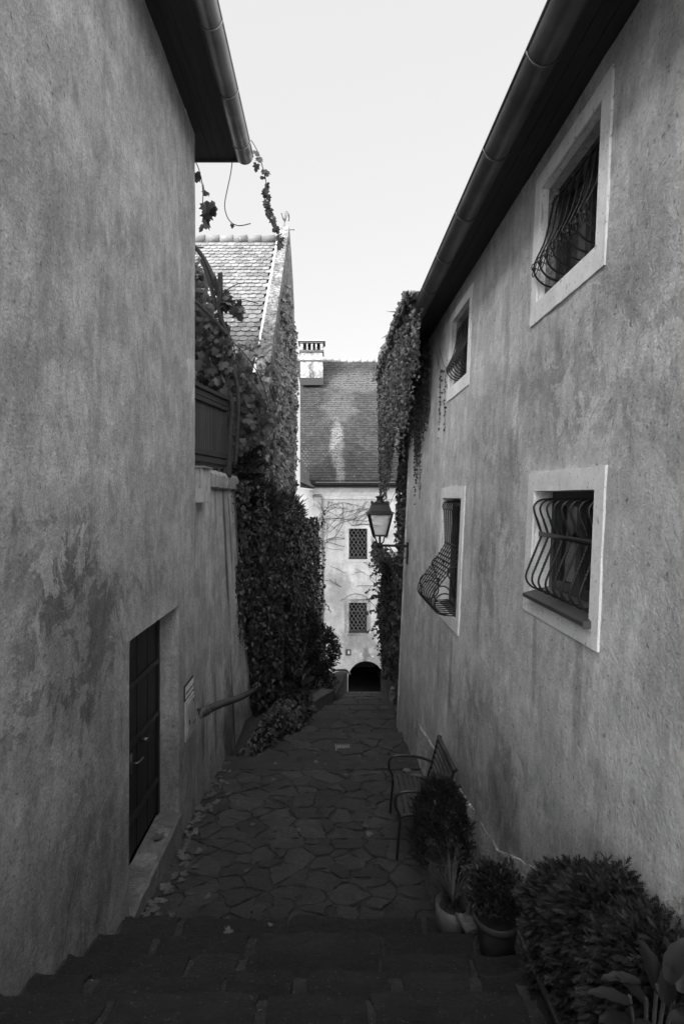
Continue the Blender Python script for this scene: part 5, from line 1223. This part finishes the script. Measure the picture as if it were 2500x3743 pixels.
# ---- shrubs on the bed
SH = thing('shrub', 'big dark rounded shrub at the bend of the lane', 'shrub', (-.5, 12.6, -5.2))
leaf_obj('foliage', merge([cloud(3300, (-.28, 12.7, -3.75), (.50, .55, .62), .075, OVAL), cloud(2600, (-.72, 12.3, -3.4), (.55, .5, .85), .08, OVAL), cloud(1600, (-.45, 12.3, -4.45), (.6, .4, .5), .08, OVAL)]), M['box_leaf'], SH)
mb = MB()
for k in range(7): a = 6.28 * k / 7; mb.tube([(-.5, 12.6, -5.3), (-.5 + .25 * math.cos(a), 12.6 + .2 * math.sin(a), -4.3), (-.5 + .4 * math.cos(a), 12.6 + .3 * math.sin(a), -3.3)], .015, 5)
mb.build('stem', M['bark'], SH)
LR = thing('laurel', 'large leafed laurel plant sprouting above the stone blocks', 'plant', (-1.0, 10.1, -4.2)); d = cloud(190, (-.85, 10.0, -3.72), (.42, .35, .36), .22, OVAL, .0, .3)
leaf_obj('foliage', d, M['broad'], LR)
mb = MB()
for k in range(6): a = k; mb.tube([(-.95, 10.1, -4.2), (-.9 + .2 * math.cos(a), 10.05, -3.6)], .008, 5)
mb.build('stem', M['bark'], LR)

# ================================================================== BENCH
BN = thing('park_bench', 'dark metal slatted bench with curved arms against the right wall', 'bench', (.9, 5.45, gz(5.45)))
nf = Vector((.66, 5.00, gz(5.0) + .014)); ff_ = Vector((.70, 5.90, gz(5.9) + .014))
def BP(t_, s, h): # t_ along length 0 near..1 far ; s depth from front; h above foot line
    f = nf.lerp(ff_, t_); return Vector((f.x + s, f.y, f.z + h))
slat = MB(); sp = [(.03, .425), (.085, .437), (.14, .437), (.195, .43), (.25, .42), (.305, .415), (.36, .412)]
for (s, h) in sp: 
    m_ = MB(); m_.beam(BP(-.01, s, h), BP(1.01, s, h), .042, .010); m_.build('seat_slat', M['bench_slat'], BN, bevel=.003)
bs = [(.435, .48), (.452, .54), (.468, .60), (.482, .66), (.496, .72), (.508, .78), (.518, .835)]
for (s, h) in bs:
    m_ = MB(); m_.beam(BP(-.01, s, h), BP(1.01, s, h), .012, .048, up=(-.22, 0, 1)); m_.build('back_slat', M['bench_slat'], BN, bevel=.003)
m_ = MB(); m_.tube([BP(-.02, .53, .865), BP(1.02, .53, .865)], .02, 10); m_.build('top_rail', M['bench_metal'], BN, smooth=True)
m_ = MB(); m_.beam(BP(.47, .478, .72), BP(.56, .478, .72), .003, .035); m_.build('badge', M['zinc'], BN)
for t_ in (0., 1.):
    m_ = MB()
    m_.tube(spline([BP(t_, -.02, 0), BP(t_, -.005, .20), BP(t_, .01, .40), BP(t_, -.03, .50), BP(t_, -.035, .58), BP(t_, .0, .635), BP(t_, .08, .655), BP(t_, .22, .65), BP(t_, .36, .62), BP(t_, .47, .575)], 6), .0145, 8)
    m_.build('arm', M['bench_metal'], BN, smooth=True)
    m_ = MB(); m_.tube(spline([BP(t_, .50, 0), BP(t_, .42, .25), BP(t_, .41, .42), BP(t_, .45, .55), BP(t_, .50, .75), BP(t_, .53, .865), BP(t_, .555, .86)], 6), .015, 8); m_.build('rear_leg', M['bench_metal'], BN, smooth=True)
    m_ = MB(); m_.tube(spline([BP(t_, .005, .40), BP(t_, .06, .428), BP(t_, .15, .428), BP(t_, .30, .405), BP(t_, .41, .41)], 5), .014, 8); m_.build('seat_bracket', M['bench_metal'], BN, smooth=True)

# ================================================================== POTS
def soil_disc(c, r, parent):
    mb = MB(); mb.lathe([(r, -.01), (r * .6, .008), (0, .012)], c, 16); mb.build('soil', M['soil'], parent)
c = Vector((.93, 4.38, gz(4.38) + .012)); PT = thing('plant_pot', 'tall tapered grey planter holding the cone shaped conifer', 'plant pot', c)
mb = MB(); mb.lathe([(.10, 0), (.105, .02), (.175, .40), (.18, .41), (.165, .41), (.16, .36), (.0, .36)], c, 28); mb.build('pot', M['pot_grey'], PT, smooth=False)
soil_disc(c + Vector((0, 0, .37)), .158, PT)
CN = thing('conifer', 'bushy cone shaped conifer growing in the tall grey planter', 'conifer', c + Vector((0, 0, .37)))
cz = c.z + .37; ds = []
n = 6500; hgt = .69
t_ = RNG.random(n) ** .8; rr_ = .225 * np.sin(np.clip(t_ * .74 + .24, 0, 1) * math.pi) ** .55; a = RNG.random(n) * 6.283; q_ = .72 + .28 * RNG.random(n) ** .5
k = np.array([nz(math.cos(x) * 2, math.sin(x) * 2, y * 7, 1.6) for x, y in zip(a, t_)]); rr_ = rr_ * q_ * (1 + .5 * k)
pos = np.stack([c.x + rr_ * np.cos(a), c.y + rr_ * np.sin(a), cz - .06 + hgt * t_], 1)
tip = np.stack([np.cos(a) * .7, np.sin(a) * .7, np.ones(n) * .8], 1) + rn(n, .3); nr = np.stack([np.cos(a), np.sin(a), np.zeros(n)], 1) + rn(n, .5)
leaf_obj('crown', leaves(pos, tip, nr, .040 * np.exp(RNG.normal(0, .3, n)), FROND), M['conifer'], CN)
mb = MB(); mb.tube([(c.x, c.y, cz), (c.x, c.y, cz + .6)], [.02, .008], 6); mb.build('trunk', M['bark'], CN)
c = Vector((.885, 3.76, gz(3.76) + .012)); PT = thing('plant_pot', 'small round white pot holding the grassy plant', 'plant pot', c)
mb = MB(); mb.lathe([(.095, 0), (.112, .03), (.122, .12), (.122, .205), (.110, .205), (.108, .175), (0, .175)], c, 30); mb.build('pot', M['pot_white'], PT, smooth=True); soil_disc(c + Vector((0, 0, .18)), .107, PT)
GR = thing('grass_plant', 'spiky long bladed grass plant arching out of the white pot', 'plant', c + Vector((0, 0, .18)))
mb = MB()
for i in range(190):
    a = random.uniform(0, 6.283); L = random.uniform(.26, .48); out = random.uniform(.35, 1.05); w_ = random.uniform(.0022, .0042)
    if math.cos(a) > .55: L *= .75
    b0 = Vector((c.x + .04 * math.cos(a) * random.random(), c.y + .04 * math.sin(a) * random.random(), c.z + .18)); pts = []
    dr_ = Vector((math.cos(a), math.sin(a), 0)); sd_ = Vector((-math.sin(a), math.cos(a), 0))
    for s in range(7):
        u = s / 6; ang = 1.5 - out * 2.3 * u * u - .55 * out; 
        if s == 0: p = b0.copy()
        else: p = p + (dr_ * math.cos(ang) + Vector((0, 0, math.sin(ang)))) * L / 6
        pts.append((p, w_ * (1 - u * .9)))
    vs = []
    for (p, ww) in pts: vs += [p - sd_ * ww, p + sd_ * ww]
    mb.add(vs, [(2*s, 2*s+1, 2*s+3, 2*s+2) for s in range(6)])
me = bpy.data.meshes.new('blades'); me.from_pydata([tuple(v) for v in mb.v], [], mb.f); link('blades', me, M['grass'], GR)
c = Vector((1.045, 3.28, gz(3.28) + .012)); PT = thing('plant_pot', 'round terracotta pot on a saucer holding the clipped box plant', 'plant pot', c)
mb = MB(); mb.lathe([(.095, .012), (.10, .02), (.125, .20), (.128, .21), (.143, .212), (.146, .225), (.146, .25), (.135, .255), (.128, .25), (.125, .22), (0, .22)], c, 32); mb.build('pot', M['pot_clay'], PT, smooth=True)
mb = MB(); mb.lathe([(.10, 0), (.135, .004), (.14, .025), (.133, .026), (.128, .01), (0, .01)], c, 32); mb.build('saucer', M['pot_clay'], PT, smooth=True); soil_disc(c + Vector((0, 0, .225)), .124, PT)
BX = thing('box_plant', 'small round leafy box plant in the terracotta pot', 'shrub', c + Vector((0, 0, .22)))
leaf_obj('crown', merge([cloud(3400, (c.x, c.y, c.z + .41), (.165, .165, .125), .026, OVAL, .5, .45, .6)]), M['box_leaf'], BX)
mb = MB()
for i in range(30):
    a = random.uniform(0, 6.28); e = random.uniform(.2, 1.4); d_ = Vector((math.cos(a) * math.cos(e), math.sin(a) * math.cos(e), math.sin(e))); mb.tube([c + Vector((0, 0, .22)), c + Vector((0, 0, .30)) + d_ * .15], .003, 4)
mb.build('stem', M['bark'], BX)
# stone ledge beside pots
for (pts, h, lab) in (([(.86, 3.60), (1.0, 3.56), (1.02, 3.46), (.90, 3.44)], .03, 'flat brick lying between the white and terracotta pots'), ([(1.16, 3.50), (1.22, 3.50), (1.22, 3.05), (1.15, 3.1)], .05, 'rough mortar ledge at the wall foot by the terracotta pot')):
    mb = MB(); mb.prism([(x, y, gz(min(y, 3.40)) + .0) for (x, y) in pts], (0, 0, h)); o = mb.build('stone_ledge', M['sill_stone'], bevel=.006); props(o, lab, 'stone')
# trough with big conifer
c = Vector((1.12, 2.62, gz(2.6) + .012)); tz = gz(2.5) + .012
PT = thing('planter_trough', 'dark rectangular trough planter under the spreading conifer', 'planter', (1.10, 2.55, tz))
mb = MB(); x0, x1, y0, y1, H = .965, 1.22, 2.10, 2.66, .22
def fr(x, i): return x
o_ = []; ins = .025
lo = [(x0 + ins, y0 + ins), (x1 - .01, y0 + ins), (x1 - .01, y1 - ins), (x0 + ins, y1 - ins)]; hi = [(x0, y0), (x1, y0), (x1, y1), (x0, y1)]
zb = gz(2.5) + .012
vs = [(x, y, zb) for x, y in lo] + [(x, y, zb + H) for x, y in hi] + [(x - .012 if x < 1 else x, y, zb + H) for x, y in hi] + [(x - .012 if x < 1 else x, y, zb + H + .03) for x, y in hi] + [(x + .012 if x < 1 else x - .012, y + (.012 if y < 2.3 else -.012), zb + H + .03) for x, y in hi] + [(x + .012 if x < 1 else x - .012, y + (.012 if y < 2.3 else -.012), zb + H - .02) for x, y in hi]
mb.add(vs, [(3, 2, 1, 0)] + [(4*r_ + i, 4*r_ + (i+1) % 4, 4*r_ + 4 + (i+1) % 4, 4*r_ + 4 + i) for r_ in range(5) for i in range(4)] + [(20, 21, 22, 23)])
mb.build('trough', M['pot_dark'], PT, bevel=.004)
mb = MB()
for z in (.07, .14): mb.box((x0 + .002, y0 + .03, zb + z), (x0 + .012, y1 - .03, zb + z + .012))
mb.build('moulding', M['pot_dark'], PT)
mb = MB(); mb.prism([(x0 - .03, y0 + .05, zb - .0), (x0 - .03, y1 - .05, zb), (x1, y1 - .05, zb), (x1, y0 + .05, zb)], (0, 0, .008)); mb.tube([(x0 - .03, y0 + .05, zb + .012), (x0 - .03, y1 - .05, zb + .012)], .008, 6); mb.build('tray', M['pot_clay'], PT)
BC = thing('conifer', 'large spreading fan leafed conifer in the dark trough', 'conifer', (1.12, 2.4, zb + H))
def fan(n, c_, r_, size): 
    d = RNG.normal(0, 1, (n, 3)); d[:, 2] = np.abs(d[:, 2]) * 1.0 - .25; d /= np.linalg.norm(d, axis=1, keepdims=True)
    rad = .5 + .5 * RNG.random(n) ** .4; k = np.array([nz(*(v * 3.0 + np.array(c_)), 1.) for v in d]); rad *= (1 + .30 * k)
    p = np.array(c_) + d * rad[:, None] * np.array(r_); tip = d * np.array([(1, 1, .25)]) + np.array([(-.15, -.15, .12)]) + rn(n, .28); nr = np.array([(0, -.15, 1.)]) + rn(n, .35)
    p[:, 0] = np.minimum(p[:, 0], 1.30); return leaves(p, tip, nr, size * np.exp(RNG.normal(0, .2, n)), FROND)
leaf_obj('crown', merge([fan(7500, (1.19, 2.50, -2.10), (.24, .26, .27), .043), fan(8500, (1.18, 2.16, -1.92), (.25, .30, .31), .043), fan(3000, (1.12, 2.50, -2.30), (.16, .2, .17), .042), fan(8000, (1.16, 1.84, -1.84), (.23, .30, .29), .043), fan(3000, (1.14, 2.0, -2.1), (.20, .4, .2), .043)]), M['conifer_near'], BC)
mb = MB(); mb.tube([(1.14, 2.4, zb + H - .05), (1.16, 2.4, -2.1)], [.02, .01], 6)
for k in range(14): a = k * .9; mb.tube([(1.14, 2.4, -2.35 + .015 * k), (1.16 + .11 * math.cos(a), 2.4 + .14 * math.sin(a), -2.22 + .01 * k)], .004, 5)
mb.build('trunk', M['bark'], BC)
SC = thing('conifer', 'small slim dark conifer sticking up behind the large one', 'conifer', (1.12, 2.95, gz(2.9)))
n = 900; t_ = RNG.random(n); a = RNG.random(n) * 6.28; rr_ = (.065 - .035 * t_) * (.6 + .4 * RNG.random(n))
pos = np.stack([1.16 + rr_ * np.cos(a), 2.76 + rr_ * np.sin(a), gz(2.8) + .1 + .58 * t_], 1); leaf_obj('crown', leaves(pos, np.stack([np.cos(a) * .6, np.sin(a) * .6, np.ones(n) * .8], 1) + rn(n, .3), rn(n, 1), .035 * np.ones(n), FROND), M['conifer'], SC)
mb = MB(); mb.tube([(1.16, 2.76, gz(2.8)), (1.16, 2.76, gz(2.8) + .5)], .010, 6); mb.build('trunk', M['bark'], SC)
# broad leaved plant at the lower right
BL = thing('broadleaf_plant', 'broad leafed hydrangea like plant at the lower right corner', 'plant', (1.0, 1.75, gz(1.8)))
mb = MB()
def broad(base, d, L, W_, droop=.6):
    d = Vector(d).normalized(); sd_ = d.cross(Vector((0, 0, 1))).normalized(); vs = []; p = Vector(base); n = 9
    for s in range(n):
        u = s / (n - 1); ww = W_ * math.sin(min(1, u * .92 + .08) * math.pi) ** .7 * (1 - .25 * u); dd = (d + Vector((0, 0, -droop * u * u))).normalized()
        if s: p = p + dd * L / (n - 1)
        up = sd_.cross(dd).normalized()
        for q_ in (-1, -.5, 0, .5, 1): vs.append(p + sd_ * ww * q_ + up * (.22 * ww * abs(q_) + .004 * math.sin(s * 3.) * abs(q_)))
    mb.add(vs, [(5*s + i, 5*s + i + 1, 5*s + 6 + i, 5*s + 5 + i) for s in range(n - 1) for i in range(4)])
for (px, py, Y, dx, dy, dz, L, W_) in ((2300, 3640, 1.62, -.8, .15, .25, .22, .045), (2330, 3560, 1.70, -.9, .2, .1, .20, .038), (2400, 3600, 1.62, -.15, .4, .9, .22, .062), (2430, 3560, 1.6, .5, .2, .8, .24, .06), (2440, 3700, 1.5, .6, -.2, .3, .2, .06), (2380, 3720, 1.5, -.5, -.3, .2, .18, .05),
        (2480, 3600, 1.6, .3, .3, .7, .24, .06), (2360, 3650, 1.66, -.5, .4, .5, .18, .05), (2460, 3660, 1.55, .1, -.4, .6, .2, .06), (2290, 3700, 1.6, -.6, 0, .1, .16, .045), (2420, 3640, 1.6, .2, .1, 1, .2, .05)):
    broad(P(px + 10, py + 30, Y), (dx, dy, dz), L * .62, W_ * .60)
mb.build('foliage', M['broad'], BL, smooth=True)
mb = MB(); base = Vector((1.02, 1.68, gz(1.68)))
for (px, py) in ((2300, 3640), (2400, 3600), (2440, 3560), (2460, 3660), (2360, 3650)): mb.tube([base, P(px, py, 1.62)], .006, 5)
mb.build('stem', M['bark'], BL)
# moss sprout at the left wall foot
TW = thing('weed', 'dry bare weed twig growing from the left wall foot', 'plant', P(235, 3540, 2.85)); mb = MB()
base = Vector((-1.535, 2.98, gz(2.9) + .05)); mb.tube(spline([base, base + Vector((.01, .05, .14)), base + Vector((.0, .12, .26)), base + Vector((.01, .15, .40))], 5), .003, 4)
for k in range(7): a = base + Vector((.0, .06 + .012 * k, .12 + .04 * k)); mb.tube([a, a + Vector((.02, random.uniform(-.05, .05), .05))], .0015, 3)
mb.build('stem', M['stem'], TW)

# ================================================================== FALLEN LEAVES
lm = []
for k in range(5):
    random.seed(20 + k); V = GRAPE[0].copy(); c1_, c2_ = random.uniform(.2, .6), random.uniform(-.3, .5)
    vs = [(x, y - .4, .05 + c1_ * x * x + c2_ * (y - .4) ** 2 + .04 * random.random() + z * .3) for (x, y, z) in V]
    me = bpy.data.meshes.new('fallen_leaf'); me.from_pydata(vs, [], GRAPE[1]); me.materials.append(M['dead_leaf']); lm.append(me)
random.seed(5)
def drop(x, y, s, lab, grp, z=None):
    o = bpy.data.objects.new('fallen_leaf', random.choice(lm)); col.objects.link(o); o.location = (x, y, (gz(y) if z is None else z) + .018)
    o.scale = (s, s, s * random.uniform(.7, 1.3)); o.rotation_euler = (random.uniform(-.25, .25), random.uniform(-.25, .25), random.uniform(0, 6.28)); props(o, lab, 'leaf', grp)
for i in range(95):
    y = 3.95 + 3.3 * random.random(); x = -1.52 + abs(random.gauss(0, .10)); 
    if y < 5.4: x += .04
    drop(x, y, random.uniform(.05, .085), 'dry fallen leaf heaped along the foot of the left wall', 'dry leaves along the left wall foot')
for i in range(55):
    y = random.choice((random.uniform(3., 7.3), random.uniform(7.5, 13.5), random.uniform(7.5, 13.5))); x = random.uniform(lb(y) + .05, 1.2)
    drop(x, y, random.uniform(.035, .07), 'dry fallen leaf scattered on the lane paving', 'dry leaves scattered on the paving')
for i in range(30):
    y = random.uniform(7.6, 10.8); x = lb(y) + .05 + abs(random.gauss(0, .08)); drop(x, y, random.uniform(.05, .08), 'dry fallen leaf gathered along the ivy bed edge', 'dry leaves along the bed edge')
drop(-1.62, 4.9, .10, 'single curled dry leaf lying on the door sill', None, DZ0)
o = MB(); o.prism([(-1.05, 4.30, 0), (-.98, 4.28, 0), (-.96, 4.36, 0), (-1.03, 4.38, 0)], (0, 0, .05)); 
# pebble and broken stone by the bench rear
for (x, y, s, lab) in ((1.10, 6.75, .09, 'pale broken stone at the plinth foot behind the bench'), (1.02, 6.95, .06, 'smaller broken stone piece behind the bench'), (-.05, 3.95, .035, 'loose pebble on the paving before the steps')):
    mb = MB(); mb.lathe([(0, 0), (s * .9, .01), (s, s * .3), (s * .6, s * .55), (0, s * .6)], (x, y, gz(y) + .01), 9, 1, .7); mb.v = [(a + .25 * s * nz(a, b2, c2, 20), b2 + .25 * s * nz(b2, c2, a, 20), c2) for a, b2, c2 in mb.v]
    o = mb.build('loose_stone', M['sill_stone']); props(o, lab, 'stone')
print('objects', len(bpy.data.objects), 'faces', sum(len(m.polygons) for m in bpy.data.meshes))
